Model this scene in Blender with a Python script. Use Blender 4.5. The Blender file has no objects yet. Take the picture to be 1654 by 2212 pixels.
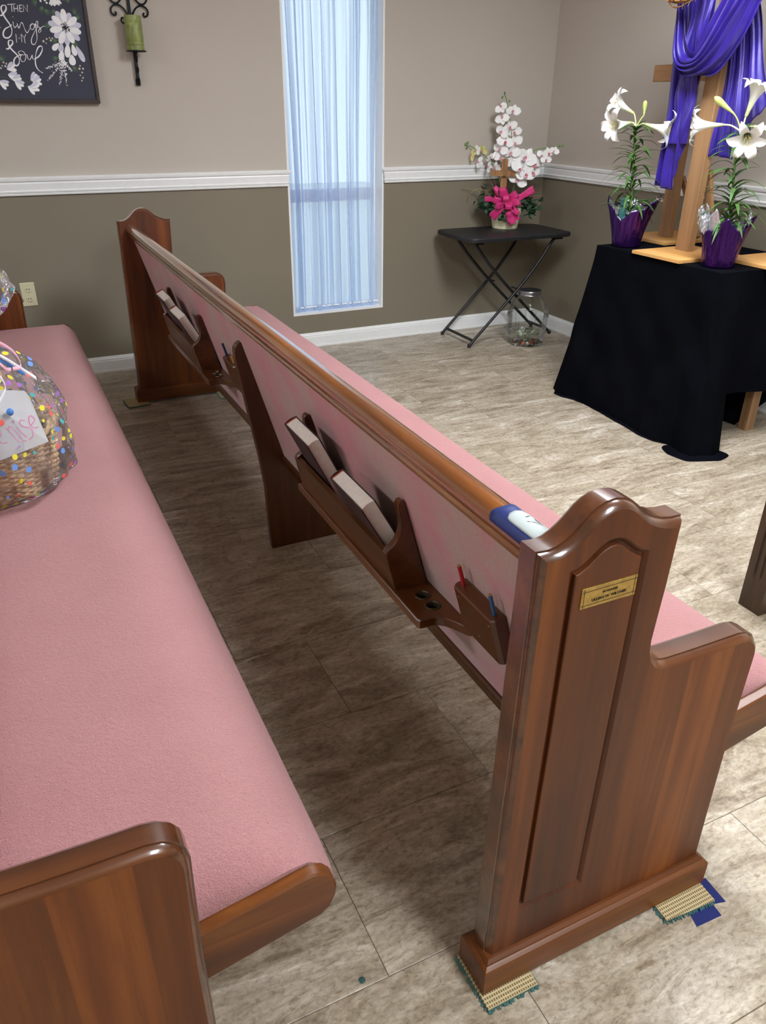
import bpy, bmesh, math, random
from math import sin, cos, pi, radians, sqrt
from mathutils import Vector, Matrix
from mathutils.geometry import tessellate_polygon
random.seed(7)
scene = bpy.context.scene
col = scene.collection

# ------------------------------------------------------------------ camera
cam_data = bpy.data.cameras.new('camera')
cam = bpy.data.objects.new('camera', cam_data)
col.objects.link(cam)
YAW, PITCH, ROLL, FPX = 0.4535, 0.4892, 0.0091, 1663.1
_f = Vector((sin(YAW)*cos(PITCH), cos(YAW)*cos(PITCH), -sin(PITCH)))
_r = Vector((cos(YAW), -sin(YAW), 0))
_u = _r.cross(_f)
_r2 = cos(ROLL)*_r + sin(ROLL)*_u
_u2 = -sin(ROLL)*_r + cos(ROLL)*_u
m = Matrix((( _r2.x, _u2.x, -_f.x, -3.475), (_r2.y, _u2.y, -_f.y, -4.6755), (_r2.z, _u2.z, -_f.z, 1.42), (0, 0, 0, 1)))
cam.matrix_world = m
cam_data.sensor_fit = 'VERTICAL'
cam_data.sensor_height = 36.0
cam_data.lens = FPX/2212*36.0
cam_data.clip_start = 0.05
scene.camera = cam

# ------------------------------------------------------------------ world, exposure
world = bpy.data.worlds.new('daylight')
scene.world = world
world.use_nodes = True
bg = world.node_tree.nodes['Background']
bg.inputs['Color'].default_value = (0.78, 0.91, 1.0, 1)
bg.inputs['Strength'].default_value = 1.6
vs = scene.view_settings
vs.view_transform = 'Standard'
vs.look = 'None'
vs.gamma = 1.0
vs.exposure = 0.0
vs.use_curve_mapping = False
LAMP_STRENGTH = 38.5
# ceiling troffers of the room: (x, y)
TROFFERS = [(-1.45, -2.85, 1.2), (-6.0, -2.4, 1.0), (-2.35, -5.3, 0.95), (-6.2, -5.9, 0.6)]     # x, y, relative output
CEIL = 2.66
ROOM_X0, ROOM_Y0 = -7.6, -9.0

# ------------------------------------------------------------------ helpers
def srgb(r, g, b):
    def c(v):
        v /= 255.0
        return v/12.92 if v <= 0.04045 else ((v+0.055)/1.055)**2.4
    return (c(r), c(g), c(b), 1.0)

class NT:
    def __init__(s, name):
        s.m = bpy.data.materials.new(name); s.m.use_nodes = True
        s.t = s.m.node_tree; s.n = s.t.nodes; s.p = s.n['Principled BSDF']; s.out = s.n['Material Output']
    def node(s, typ, **kw):
        n = s.n.new(typ)
        for k, v in kw.items():
            if k.startswith('in_'):
                key = k[3:]
                key = int(key) if key.isdigit() else key.replace('_', ' ')
                n.inputs[key].default_value = v
            else: setattr(n, k, v)
        return n
    def link(s, a, b): s.t.links.new(a, b)
    def coords(s, scale=(1, 1, 1), rnd=False, kind='Object'):
        tc = s.node('ShaderNodeTexCoord')
        mp = s.node('ShaderNodeMapping'); mp.inputs['Scale'].default_value = scale
        src = tc.outputs[kind]
        if rnd:
            oi = s.node('ShaderNodeObjectInfo')
            mu = s.node('ShaderNodeMath', operation='MULTIPLY'); mu.inputs[1].default_value = 60
            s.link(oi.outputs['Random'], mu.inputs[0])
            cb = s.node('ShaderNodeCombineXYZ'); s.link(mu.outputs[0], cb.inputs[0]); s.link(mu.outputs[0], cb.inputs[1])
            va = s.node('ShaderNodeVectorMath', operation='ADD'); s.link(src, va.inputs[0]); s.link(cb.outputs[0], va.inputs[1])
            src = va.outputs[0]
        s.link(src, mp.inputs['Vector'])
        return mp.outputs[0]
    def noise(s, vec, scale, detail=4, rough=0.55, dist=0):
        n = s.node('ShaderNodeTexNoise'); n.inputs['Scale'].default_value = scale
        n.inputs['Detail'].default_value = detail; n.inputs['Roughness'].default_value = rough; n.inputs['Distortion'].default_value = dist
        s.link(vec, n.inputs['Vector']); return n.outputs['Fac']
    def ramp(s, fac, stops):
        r = s.node('ShaderNodeValToRGB'); e = r.color_ramp.elements
        while len(e) < len(stops): e.new(0.5)
        for i, (pos, c) in enumerate(stops): e[i].position = pos; e[i].color = c
        s.link(fac, r.inputs['Fac']); return r.outputs['Color']
    def mix(s, a, b, fac, blend='MIX'):
        n = s.node('ShaderNodeMix', data_type='RGBA', blend_type=blend)
        for sock, v in ((n.inputs[6], a), (n.inputs[7], b), (n.inputs[0], fac)):
            if isinstance(v, (tuple, float, int)): sock.default_value = v
            else: s.link(v, sock)
        return n.outputs[2]
    def bump(s, h, strength=0.3, dist=0.002, prev=None):
        b = s.node('ShaderNodeBump'); b.inputs['Strength'].default_value = strength; b.inputs['Distance'].default_value = dist
        s.link(h, b.inputs['Height'])
        if prev is not None: s.link(prev, b.inputs['Normal'])
        s.link(b.outputs[0], s.p.inputs['Normal']); return b.outputs[0]
    def color(s, c):
        if isinstance(c, tuple): s.p.inputs['Base Color'].default_value = c
        else: s.link(c, s.p.inputs['Base Color'])
    def set(s, **kw):
        for k, v in kw.items(): s.p.inputs[k.replace('_', ' ')].default_value = v
        return s.m

def plain(name, rgb, rough=0.5, metal=0.0, var=0.12, scale=30, bump=0.0, bscale=200, spec=0.5, **kw):
    t = NT(name); v = t.coords()
    c = srgb(*rgb)
    lo = tuple(x*(1-var) for x in c[:3])+(1,); hi = tuple(min(1, x*(1+var)) for x in c[:3])+(1,)
    t.color(t.ramp(t.noise(v, scale), [(0.3, lo), (0.7, hi)]))
    if bump: t.bump(t.noise(v, bscale, 2), bump, 0.001)
    t.set(Roughness=rough, Metallic=metal, Specular_IOR_Level=spec)
    for k, x in kw.items(): t.p.inputs[k.replace('_', ' ')].default_value = x
    return t.m

def wood(name, dark, mid, light, grain='z', stave=None, stave_w=0.05, rough=0.3, coat=0.35, gscale=1.0, var=0.5):
    t = NT(name)
    sc = {'z': (1, 1, 0.06), 'y': (1, 0.06, 1), 'x': (0.06, 1, 1)}[grain]
    v = t.coords(sc)
    n1 = t.noise(v, 42*gscale, 5, 0.6, 0.6)
    n2 = t.noise(v, 9*gscale, 3, 0.5, 1.2)
    mixn = t.node('ShaderNodeMath', operation='MULTIPLY_ADD'); mixn.inputs[1].default_value = 0.45
    t.link(n1, mixn.inputs[0])
    h = t.node('ShaderNodeMath', operation='MULTIPLY'); h.inputs[1].default_value = 0.55; t.link(n2, h.inputs[0])
    t.link(h.outputs[0], mixn.inputs[2])
    c = t.ramp(mixn.outputs[0], [(0.32, srgb(*dark)), (0.5, srgb(*mid)), (0.68, srgb(*light))])
    if stave:
        tc = t.node('ShaderNodeTexCoord'); sx = t.node('ShaderNodeSeparateXYZ'); t.link(tc.outputs['Object'], sx.inputs[0])
        q = t.node('ShaderNodeMath', operation='DIVIDE'); q.inputs[1].default_value = stave_w
        t.link(sx.outputs[{'x': 0, 'y': 1, 'z': 2}[stave]], q.inputs[0])
        fl = t.node('ShaderNodeMath', operation='FLOOR'); t.link(q.outputs[0], fl.inputs[0])
        wn = t.node('ShaderNodeTexWhiteNoise', noise_dimensions='1D'); t.link(fl.outputs[0], wn.inputs['W'])
        c2 = t.ramp(wn.outputs['Value'], [(0.0, (0.62, 0.55, 0.5, 1)), (0.55, (0.95, 0.92, 0.9, 1)), (1.0, (1.35, 1.3, 1.2, 1))])
        c = t.mix(c, c2, var, 'MULTIPLY')
    t.color(c)
    fine = t.coords((1, 1, 1)); b = t.noise(v, 160*gscale, 2)
    t.bump(b, 0.06, 0.0006)
    t.set(Roughness=rough, Coat_Weight=coat, Coat_Roughness=0.12)
    return t.m

class MB:
    def __init__(s): s.v = []; s.f = []; s.mi = []
    def add(s, verts, faces, mi=0):
        o = len(s.v); s.v += [tuple(v) for v in verts]
        for f in faces: s.f.append([i+o for i in f]); s.mi.append(mi)
        return s
    def box(s, x0, x1, y0, y1, z0, z1, mi=0, M=None):
        vs = [(x, y, z) for z in (z0, z1) for y in (y0, y1) for x in (x0, x1)]
        if M is not None: vs = [M @ Vector(v) for v in vs]
        return s.add(vs, [(0, 2, 3, 1), (4, 5, 7, 6), (0, 1, 5, 4), (2, 6, 7, 3), (0, 4, 6, 2), (1, 3, 7, 5)], mi)
    def loft(s, rings, cap0=True, cap1=True, mi=0, closed=True):
        n = len(rings[0]); vs = [p for r in rings for p in r]; fs = []
        for k in range(len(rings)-1):
            for i in range(n if closed else n-1):
                j = (i+1) % n
                fs.append((k*n+i, k*n+j, (k+1)*n+j, (k+1)*n+i))
        if cap0: fs.append(tuple(reversed(range(n))))
        if cap1: fs.append(tuple(range((len(rings)-1)*n, len(rings)*n)))
        return s.add(vs, fs, mi)
    def prism(s, poly, fn, ts, insets=None, mi=0):
        """poly: 2D outline; fn(p2, t) -> 3D; ts: list of t; insets: inset per t."""
        rings = []
        for k, t in enumerate(ts):
            pp = inset(poly, insets[k]) if insets and insets[k] else poly
            rings.append([fn(p, t) for p in pp])
        return s.loft(rings, mi=mi)
    def tube(s, path, rad, n=8, mi=0, cap=True):
        path = [Vector(p) for p in path]; rings = []
        up = None
        for i, p in enumerate(path):
            a = path[max(0, i-1)]; b = path[min(len(path)-1, i+1)]
            d = (b-a).normalized()
            if up is None:
                up = Vector((0, 0, 1)) if abs(d.z) < 0.9 else Vector((1, 0, 0))
            u = d.cross(up).normalized(); w = u.cross(d).normalized(); up = w
            r = rad[i] if isinstance(rad, (list, tuple)) else rad
            rings.append([p + r*(cos(2*pi*k/n)*u + sin(2*pi*k/n)*w) for k in range(n)])
        return s.loft(rings, cap, cap, mi)
    def lathe(s, prof, n=32, c=(0, 0, 0), mi=0, M=None, ring=None):
        rings = []
        for (r, z) in prof:
            rg = [Vector((r*cos(2*pi*k/n), r*sin(2*pi*k/n), z)) for k in range(n)]
            if M is not None: rg = [M @ p for p in rg]
            rings.append([p + Vector(c) for p in rg])
        return s.loft(rings, False, False, mi)
    def grid(s, fn, nu, nv, closeu=False, mi=0):
        vs = [fn(i/nu, j/nv) for j in range(nv+1) for i in range(nu if closeu else nu+1)]
        w = nu if closeu else nu+1; fs = []
        for j in range(nv):
            for i in range(nu):
                k = (i+1) % w
                fs.append((j*w+i, j*w+k, (j+1)*w+k, (j+1)*w+i))
        return s.add(vs, fs, mi)
    def ell(s, c, r, nu=16, nv=10, M=None, mi=0):
        if not isinstance(r, (tuple, list)): r = (r, r, r)
        def fn(u, v):
            p = Vector((r[0]*cos(2*pi*u)*sin(pi*v), r[1]*sin(2*pi*u)*sin(pi*v), -r[2]*cos(pi*v)))
            if M is not None: p = M @ p
            return p + Vector(c)
        return s.grid(fn, nu, nv, True, mi)
    def poly_holes(s, loops, fn, mi=0, flip=False):
        allp = [p for l in loops for p in l]
        tris = tessellate_polygon([[Vector((p[0], p[1], 0)) for p in l] for l in loops])
        return s.add([fn(p) for p in allp], [tuple(reversed(t)) if flip else tuple(t) for t in tris], mi)
    def build(s, name, mats, parent=None, origin=None, smooth=True, angle=38, fix=True, solid=0, local=False):
        if not isinstance(mats, (list, tuple)): mats = [mats]
        if origin is None: origin = ORIGIN.get(parent, (0, 0, 0)) if parent else (0, 0, 0)
        o = Vector(origin)
        if local: o = Vector((0, 0, 0))
        me = bpy.data.meshes.new(name)
        me.from_pydata([Vector(v)-o for v in s.v], [], s.f)
        for mm in mats: me.materials.append(mm)
        me.polygons.foreach_set('material_index', s.mi)
        if fix:
            bm = bmesh.new(); bm.from_mesh(me)
            bmesh.ops.remove_doubles(bm, verts=bm.verts, dist=1e-6)
            bmesh.ops.recalc_face_normals(bm, faces=bm.faces); bm.to_mesh(me); bm.free()
        if smooth:
            me.shade_smooth(); me.set_sharp_from_angle(angle=radians(angle))
        ob = bpy.data.objects.new(name, me); col.objects.link(ob)
        if solid:
            md = ob.modifiers.new('thickness', 'SOLIDIFY'); md.thickness = solid; md.offset = 0
        if parent: ob.parent = parent; ORIGIN[ob] = ORIGIN[parent]
        else: ob.location = o; ORIGIN[ob] = tuple(o)
        return ob

ORIGIN = {}
def lerp(a, b, t): return a+(b-a)*t
def inset(poly, d):
    n = len(poly); area = sum(poly[i][0]*poly[(i+1) % n][1]-poly[(i+1) % n][0]*poly[i][1] for i in range(n))
    sg = 1 if area > 0 else -1; out = []
    for i in range(n):
        a = Vector(poly[i-1]); b = Vector(poly[i]); c = Vector(poly[(i+1) % n])
        e1 = (b-a).normalized(); e2 = (c-b).normalized()
        n1 = Vector((-e1.y, e1.x))*sg; n2 = Vector((-e2.y, e2.x))*sg
        bis = n1+n2; L = bis.length
        bis = bis/L if L > 1e-6 else n1
        k = min(2.0, 1/max(0.3, bis.dot(n1)))
        out.append(tuple(b+bis*d*k))
    return out
def thing(name, label, cat, loc, group=None):
    o = bpy.data.objects.new(name, None); col.objects.link(o)
    o.empty_display_size = 0.05
    o.location = loc; o['label'] = label; o['category'] = cat
    if group: o['group'] = group
    ORIGIN[o] = tuple(loc)
    return o
def tag(o, label, cat, group=None):
    o['label'] = label; o['category'] = cat
    if group: o['group'] = group
    return o
def struct(o): o['kind'] = 'structure'; return o
def dup_tree(o, parent=None):
    c = o.copy(); col.objects.link(c); c.parent = parent
    for ch in list(o.children): dup_tree(ch, c)
    return c
def smooth_path(pts, n=6):
    P = [Vector(p) for p in pts]; out = []
    for i in range(len(P)-1):
        p0 = P[max(0, i-1)]; p1 = P[i]; p2 = P[i+1]; p3 = P[min(len(P)-1, i+2)]
        for k in range(n):
            t = k/n
            out.append(0.5*((2*p1)+(p2-p0)*t+(2*p0-5*p1+4*p2-p3)*t*t+(3*p1-p0-3*p2+p3)*t**3))
    out.append(P[-1]); return out
def basis(z, x=None):
    z = Vector(z).normalized()
    x = Vector(x) if x is not None else (Vector((0, 0, 1)) if abs(z.z) < 0.9 else Vector((1, 0, 0)))
    x = (x - z*x.dot(z)).normalized(); y = z.cross(x)
    return Matrix((x, y, z)).transposed()
XZ = lambda p, t: (p[0], t, p[1])
def ribbon(mb, pts, width, nrm, mi=0, closed=False):
    """flat stroke along pts in a plane with normal nrm"""
    P = [Vector(p) for p in pts]; N = Vector(nrm); vs = []; n = len(P)
    for i in range(n):
        d = (P[min(n-1, i+1)]-P[max(0, i-1)])
        if d.length < 1e-9: d = Vector((1, 0, 0))
        sd = N.cross(d.normalized())
        w = width(i/(n-1)) if callable(width) else width
        vs += [P[i]+sd*w/2, P[i]-sd*w/2]
    mb.add(vs, [(2*i, 2*i+1, 2*i+3, 2*i+2) for i in range(n-1)], mi)
# ------------------------------------------------------------------ materials
PEW_END = wood('cherry_end_panel', (60, 26, 3), (98, 47, 6), (130, 72, 18), 'z', 'x', 0.048, 0.46, 0.0, 0.8, 0.6)
PEW_EDGE = wood('cherry_polished_edge', (50, 23, 8), (82, 42, 15), (106, 60, 24), 'x', None, 0.05, 0.3, 0.9, 1.0)
PEW_RAIL = wood('cherry_rail', (84, 41, 7), (126, 68, 14), (160, 96, 28), 'y', None, 0.05, 0.24, 1.6, 1.0)
PEW_DARK = wood('cherry_dark', (46, 22, 5), (76, 39, 11), (100, 56, 19), 'y', None, 0.05, 0.3, 0.35, 0.9)
PEW_LEG = wood('cherry_leg', (48, 23, 5), (78, 40, 11), (102, 56, 19), 'z', None, 0.05, 0.34, 0.3, 0.8)
PEW_TRIM = wood('cherry_moulding', (64, 30, 6), (98, 51, 12), (128, 74, 24), 'x', None, 0.05, 0.4, 0.0, 0.8)
DARK_WOOD = wood('walnut_stain', (36, 22, 13), (66, 42, 24), (84, 56, 33), 'z', None, 0.05, 0.35, 0.2, 1.2)
PINE = wood('raw_lumber', (126, 94, 62), (158, 120, 82), (178, 142, 102), 'z', None, 0.05, 0.6, 0.0, 0.7)
PINE_Y = wood('raw_lumber_bar', (150, 106, 66), (178, 134, 92), (196, 156, 112), 'y', None, 0.05, 0.6, 0.0, 0.7)
PLY = wood('plywood_base', (176, 122, 62), (206, 152, 86), (224, 174, 108), 'y', None, 0.05, 0.5, 0.05, 0.5)

def velvet(name, base, worn, wear, bumpk, speck):
    t = NT(name); v = t.coords()
    n1 = t.noise(v, 700, 3, 0.7); n2 = t.noise(v, 6, 5, 0.6); n3 = t.noise(v, 260, 2, 0.6)
    c = t.ramp(n1, [(0.25, tuple(x*0.62 for x in srgb(*base)[:3])+(1,)), (0.5, srgb(*base)), (0.78, tuple(min(1, x*1.22) for x in srgb(*base)[:3])+(1,))])
    if wear:
        w = t.ramp(n2, [(0.36, (0, 0, 0, 1)), (0.60, (wear, wear, wear, 1))])
        wc = t.ramp(n3, [(0.3, tuple(x*0.75 for x in srgb(*worn)[:3])+(1,)), (0.7, srgb(*worn))])
        c = t.mix(c, wc, w)
    else:
        c = t.mix(c, t.ramp(n2, [(0.3, (0.93, 0.9, 0.9, 1)), (0.7, (1.0, 1.0, 1.0, 1))]), 1.0, 'MULTIPLY')
    vor = t.node('ShaderNodeTexVoronoi'); vor.inputs['Scale'].default_value = 34; t.link(v, vor.inputs['Vector'])
    sp = t.ramp(vor.outputs['Distance'], [(0.03, (0.55, 0.42, 0.42, 1)), (0.07, (1, 1, 1, 1))])
    c = t.mix(c, sp, speck, 'MULTIPLY')
    t.color(c)
    b1 = t.bump(t.noise(v, 420, 3, 0.7), bumpk, 0.004)
    t.bump(t.noise(v, 120, 2, 0.6), bumpk*0.5, 0.004, b1)
    t.set(Roughness=0.95, Sheen_Weight=0.35, Sheen_Roughness=0.4, Specular_IOR_Level=0.15)
    t.p.inputs['Sheen Tint'].default_value = (1.0, 0.8, 0.8, 1)
    return t.m
SEAT_FABRIC = velvet('rose_velvet_seat', (192, 138, 138), (180, 160, 150), 0, 0.9, 0.6)
BACK_FABRIC = velvet('rose_velvet_worn_back', (188, 122, 130), (176, 160, 146), 0.8, 0.3, 0.15)

def wall_paint(name, rgb):
    t = NT(name); v = t.coords(kind='Object')
    n = t.noise(v, 1.2, 2)
    c = srgb(*rgb)
    t.color(t.ramp(n, [(0.3, tuple(x*0.97 for x in c[:3])+(1,)), (0.7, tuple(x*1.03 for x in c[:3])+(1,))]))
    t.bump(t.noise(v, 170, 3, 0.6), 0.12, 0.0015)
    t.set(Roughness=0.62, Specular_IOR_Level=0.35); return t.m
WALL_UP = wall_paint('taupe_wall_paint', (190, 181, 170))
WALL_LOW = wall_paint('olive_brown_wall_paint', (130, 121, 104))
CEIL_MAT = wall_paint('ceiling_white', (225, 225, 222))
TRIM = plain('white_trim_paint', (240, 241, 240), 0.35, var=0.02)

def tile_mat():
    t = NT('travertine_vinyl_tile')
    v = t.coords((0.32, 1.15, 1), rnd=True); vf = t.coords((0.6, 1, 1), rnd=True)
    n1 = t.noise(v, 9, 8, 0.72, 1.4); n2 = t.noise(vf, 95, 5, 0.75, 0.6); n3 = t.noise(v, 24, 6, 0.7, 2.2)
    a = t.ramp(n1, [(0.3, srgb(124, 110, 94)), (0.44, srgb(163, 150, 131)), (0.57, srgb(189, 178, 161)), (0.7, srgb(226, 219, 207))])
    b = t.ramp(n2, [(0.3, (0.30, 0.26, 0.22, 1)), (0.46, (0.86, 0.83, 0.8, 1)), (0.7, (1.3, 1.3, 1.28, 1))])
    c = t.mix(a, b, 0.72, 'MULTIPLY')
    d = t.ramp(n3, [(0.34, (0.5, 0.42, 0.33, 1)), (0.45, (1, 0.98, 0.95, 1)), (0.6, (1, 1, 1, 1)), (0.7, (1.22, 1.22, 1.2, 1))])
    c = t.mix(c, d, 0.75, 'MULTIPLY')
    t.color(c)
    b1 = t.bump(n2, 0.12, 0.0012)
    t.bump(n3, 0.18, 0.0015, b1)
    t.link(t.ramp(n2, [(0.3, (0.42,)*3+(1,)), (0.7, (0.26,)*3+(1,))]), t.p.inputs['Roughness'])
    t.set(Specular_IOR_Level=0.45); return t.m
TILE = tile_mat()
JOINT = plain('tile_joint', (96, 86, 74), 0.8)

BLACK_METAL = plain('black_powder_coat', (24, 24, 26), 0.45, 0.0, 0.1)
BLACK_TOP = plain('black_moulded_plastic', (30, 30, 32), 0.5, 0.0, 0.1, 60, 0.25, 260)
IRON = plain('wrought_iron', (22, 25, 30), 0.5, 0.6)
PAGES = plain('book_pages', (222, 210, 200), 0.8, var=0.06, scale=80)
COVER = plain('maroon_book_cover', (50, 30, 32), 0.5, bump=0.2, bscale=500)
HEADBAND = plain('orange_headband', (196, 92, 50), 0.7)
BRASS = plain('brass', (190, 160, 92), 0.35, 0.9, 0.2, 120)
BRONZE = plain('bronze_ring', (96, 84, 68), 0.35, 0.85)
DARKHOLE = plain('cup_bottom', (26, 18, 12), 0.6)
BLACK_INK = plain('black_ink', (18, 16, 14), 0.6)
SILVER = plain('silver_foil', (226, 228, 230), 0.16, 1.0, 0.03)
STEEL = plain('nail_steel', (170, 165, 158), 0.35, 0.9)
def petal_mat(name, base, tip, k=0.0):
    t = NT(name); v = t.coords()
    c = t.ramp(t.noise(v, 40, 2), [(0.3, srgb(*base)), (0.7, srgb(*tip))]); t.color(c)
    t.set(Roughness=0.55, Subsurface_Weight=0.12, Subsurface_Radius=(0.01, 0.01, 0.008)); return t.m
def lily_petal():
    t = NT('lily_petal'); tc = t.node('ShaderNodeTexCoord'); sx = t.node('ShaderNodeSeparateXYZ'); t.link(tc.outputs['Object'], sx.inputs[0])
    mr = t.node('ShaderNodeMapRange'); mr.inputs['From Max'].default_value = 0.11; t.link(sx.outputs[2], mr.inputs['Value'])
    t.color(t.ramp(mr.outputs[0], [(0.0, srgb(196, 206, 128)), (0.28, srgb(226, 230, 186)), (0.6, srgb(245, 245, 238)), (1.0, srgb(250, 250, 247))]))
    t.set(Roughness=0.5, Subsurface_Weight=0.12, Subsurface_Radius=(0.01, 0.01, 0.008)); return t.m
LILY_WHITE = lily_petal()
LILY_GREEN = petal_mat('lily_tube', (196, 204, 136), (226, 230, 184))
BUD_GREEN = petal_mat('lily_bud', (178, 194, 96), (204, 214, 134))
ORCHID = petal_mat('orchid_petal', (238, 238, 236), (248, 247, 244))
ORCHID_LIP = petal_mat('orchid_lip', (196, 84, 110), (236, 190, 196))
ORCHID_YEL = petal_mat('orchid_shade', (214, 214, 130), (232, 230, 170))
ANTHER = plain('anther', (214, 168, 46), 0.8)
LEAF = petal_mat('lily_leaf', (44, 82, 32), (76, 118, 50))
STEM = petal_mat('lily_stem', (84, 120, 56), (120, 156, 84))
IVY = petal_mat('ivy_leaf', (28, 58, 38), (60, 96, 66))
GRASS_RED = plain('dried_grass', (128, 66, 58), 0.8)
GRASS_TAN = plain('tan_tendril', (150, 134, 88), 0.8)
MAGENTA = plain('magenta_ribbon', (206, 40, 116), 0.5, var=0.15, scale=60, Sheen_Weight=0.2)
CREAM_POT = plain('cream_ceramic', (236, 231, 192), 0.35, var=0.05)
TWIG = wood('rustic_cross_wood', (104, 66, 36), (150, 104, 62), (182, 136, 90), 'z', None, 0.05, 0.7, 0.0, 2)
CARDBOARD = plain('teal_tag', (76, 140, 140), 0.5)
WHITE_PAPER = plain('white_paper', (208, 212, 214), 0.7, var=0.02)
LABEL_PAPER = plain('label_paper', (172, 180, 178), 0.7, var=0.02)
PINK_INK = plain('pink_crayon', (232, 140, 186), 0.7)
BLUE_TAPE = plain('blue_painters_tape', (27, 44, 106), 0.55, var=0.12, scale=60)
NAVY_TAPE = plain('navy_floor_tape', (22, 36, 104), 0.5, var=0.1)

def satin():
    t = NT('purple_satin'); v = t.coords()
    t.color(t.ramp(t.noise(v, 9, 3), [(0.3, srgb(30, 15, 104)), (0.7, srgb(48, 28, 140))]))
    t.bump(t.noise(v, 60, 3), 0.25, 0.002)
    t.set(Roughness=0.33, Specular_IOR_Level=0.7, Sheen_Weight=0.3)
    t.p.inputs['Specular Tint'].default_value = (0.75, 0.7, 1.0, 1)
    t.p.inputs['Sheen Tint'].default_value = (0.6, 0.5, 1.0, 1); return t.m
SATIN = satin()
def foil(name, rgb):
    t = NT(name); v = t.coords((1, 1, 0.35))
    t.color(srgb(*rgb)); n = t.noise(v, 34, 3, 0.5, 1.5); t.bump(n, 0.7, 0.006)
    t.set(Roughness=0.22, Metallic=0.85); return t.m
PURPLE_FOIL = foil('purple_foil', (72, 36, 112))
CRUMPLED = foil('crumpled_silver_foil', (224, 226, 230))
def cloth_black():
    t = NT('black_cloth'); v = t.coords()
    t.color(t.ramp(t.noise(v, 5, 4), [(0.3, srgb(7, 8, 12)), (0.7, srgb(12, 13, 19))]))
    t.bump(t.noise(v, 8, 3, 0.5, 0.0), 0.3, 0.02)
    t.set(Roughness=0.95, Specular_IOR_Level=0.03); return t.m
BLACK_CLOTH = cloth_black()

def clear_film(name, tint, rough, weight, ior=1.45):
    """thin clear sheet: transparent with fresnel gloss"""
    t = NT(name); t.n.remove(t.p)
    tr = t.node('ShaderNodeBsdfTransparent'); tr.inputs['Color'].default_value = tint
    gl = t.node('ShaderNodeBsdfGlossy'); gl.inputs['Roughness'].default_value = rough
    fr = t.node("ShaderNodeLayerWeight"); fr.inputs["Blend"].default_value = 0.22*ior/1.45
    mu = t.node('ShaderNodeMath', operation='MULTIPLY'); mu.inputs[1].default_value = weight
    mx = t.node('ShaderNodeMixShader'); t.link(fr.outputs["Fresnel"], mu.inputs[0]); t.link(mu.outputs[0], mx.inputs[0])
    t.link(tr.outputs[0], mx.inputs[1]); t.link(gl.outputs[0], mx.inputs[2]); t.link(mx.outputs[0], t.out.inputs['Surface'])
    return t, mx, gl
GLASS = clear_film('jar_glass', (0.95, 0.965, 0.96, 1), 0.03, 0.75)[0].m
PANE = clear_film('window_pane', (0.95, 0.97, 0.97, 1), 0.02, 1.0)[0].m
def cellophane():
    t, mx, gl = clear_film('dotted_cellophane', (0.98, 0.98, 0.985, 1), 0.07, 1.2, 1.3)
    v = t.coords()
    n = t.noise(v, 22, 4, 0.55, 1.6); b = t.node('ShaderNodeBump'); b.inputs['Strength'].default_value = 1.0; b.inputs['Distance'].default_value = 0.03
    t.link(n, b.inputs['Height']); t.link(b.outputs[0], gl.inputs['Normal'])
    vor = t.node('ShaderNodeTexVoronoi'); vor.inputs['Scale'].default_value = 34; vor.inputs['Randomness'].default_value = 0.85
    t.link(v, vor.inputs['Vector'])
    lt = t.node('ShaderNodeMath', operation='LESS_THAN'); lt.inputs[1].default_value = 0.27; t.link(vor.outputs['Distance'], lt.inputs[0])
    sx = t.node('ShaderNodeSeparateColor'); t.link(vor.outputs['Color'], sx.inputs[0])
    r = t.node('ShaderNodeValToRGB'); r.color_ramp.interpolation = 'CONSTANT'; e = r.color_ramp.elements
    cs = [(226, 214, 76), (84, 168, 168), (232, 110, 100), (166, 112, 190), (118, 156, 222), (226, 214, 76)]
    while len(e) < len(cs): e.new(0.5)
    for i, c in enumerate(cs): e[i].position = i/len(cs); e[i].color = srgb(*c)
    t.link(sx.outputs[0], r.inputs['Fac'])
    hz = t.node('ShaderNodeBsdfDiffuse'); hz.inputs['Color'].default_value = (0.9, 0.88, 0.92, 1)
    mh = t.node('ShaderNodeMixShader'); mh.inputs[0].default_value = 0.07; t.link(mx.outputs[0], mh.inputs[1]); t.link(hz.outputs[0], mh.inputs[2]); mx = mh
    df = t.node('ShaderNodeBsdfDiffuse'); t.link(r.outputs['Color'], df.inputs['Color'])
    m2 = t.node('ShaderNodeMixShader'); t.link(lt.outputs[0], m2.inputs[0]); t.link(mx.outputs[0], m2.inputs[1]); t.link(df.outputs[0], m2.inputs[2])
    t.link(m2.outputs[0], t.out.inputs['Surface']); return t.m
CELLO = cellophane()
def sheer():
    t = NT('sheer_white_curtain'); t.n.remove(t.p)
    tr = t.node('ShaderNodeBsdfTransparent'); tl = t.node('ShaderNodeBsdfTranslucent'); df = t.node('ShaderNodeBsdfDiffuse')
    tl.inputs['Color'].default_value = (0.66, 0.78, 1.0, 1); df.inputs['Color'].default_value = (0.62, 0.70, 0.88, 1)
    m1 = t.node('ShaderNodeMixShader'); m1.inputs[0].default_value = 0.4; t.link(tl.outputs[0], m1.inputs[1]); t.link(df.outputs[0], m1.inputs[2])
    lw = t.node('ShaderNodeLayerWeight'); lw.inputs['Blend'].default_value = 0.5
    mr = t.node('ShaderNodeMapRange'); mr.inputs['From Min'].default_value = 0.05; mr.inputs['From Max'].default_value = 0.6; mr.inputs['To Min'].default_value = 0.5; mr.inputs['To Max'].default_value = 0.98
    t.link(lw.outputs['Facing'], mr.inputs['Value'])
    m2 = t.node('ShaderNodeMixShader'); t.link(mr.outputs[0], m2.inputs[0]); t.link(tr.outputs[0], m2.inputs[1]); t.link(m1.outputs[0], m2.inputs[2])
    t.link(m2.outputs[0], t.out.inputs['Surface']); return t.m
SHEER = sheer()
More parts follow.
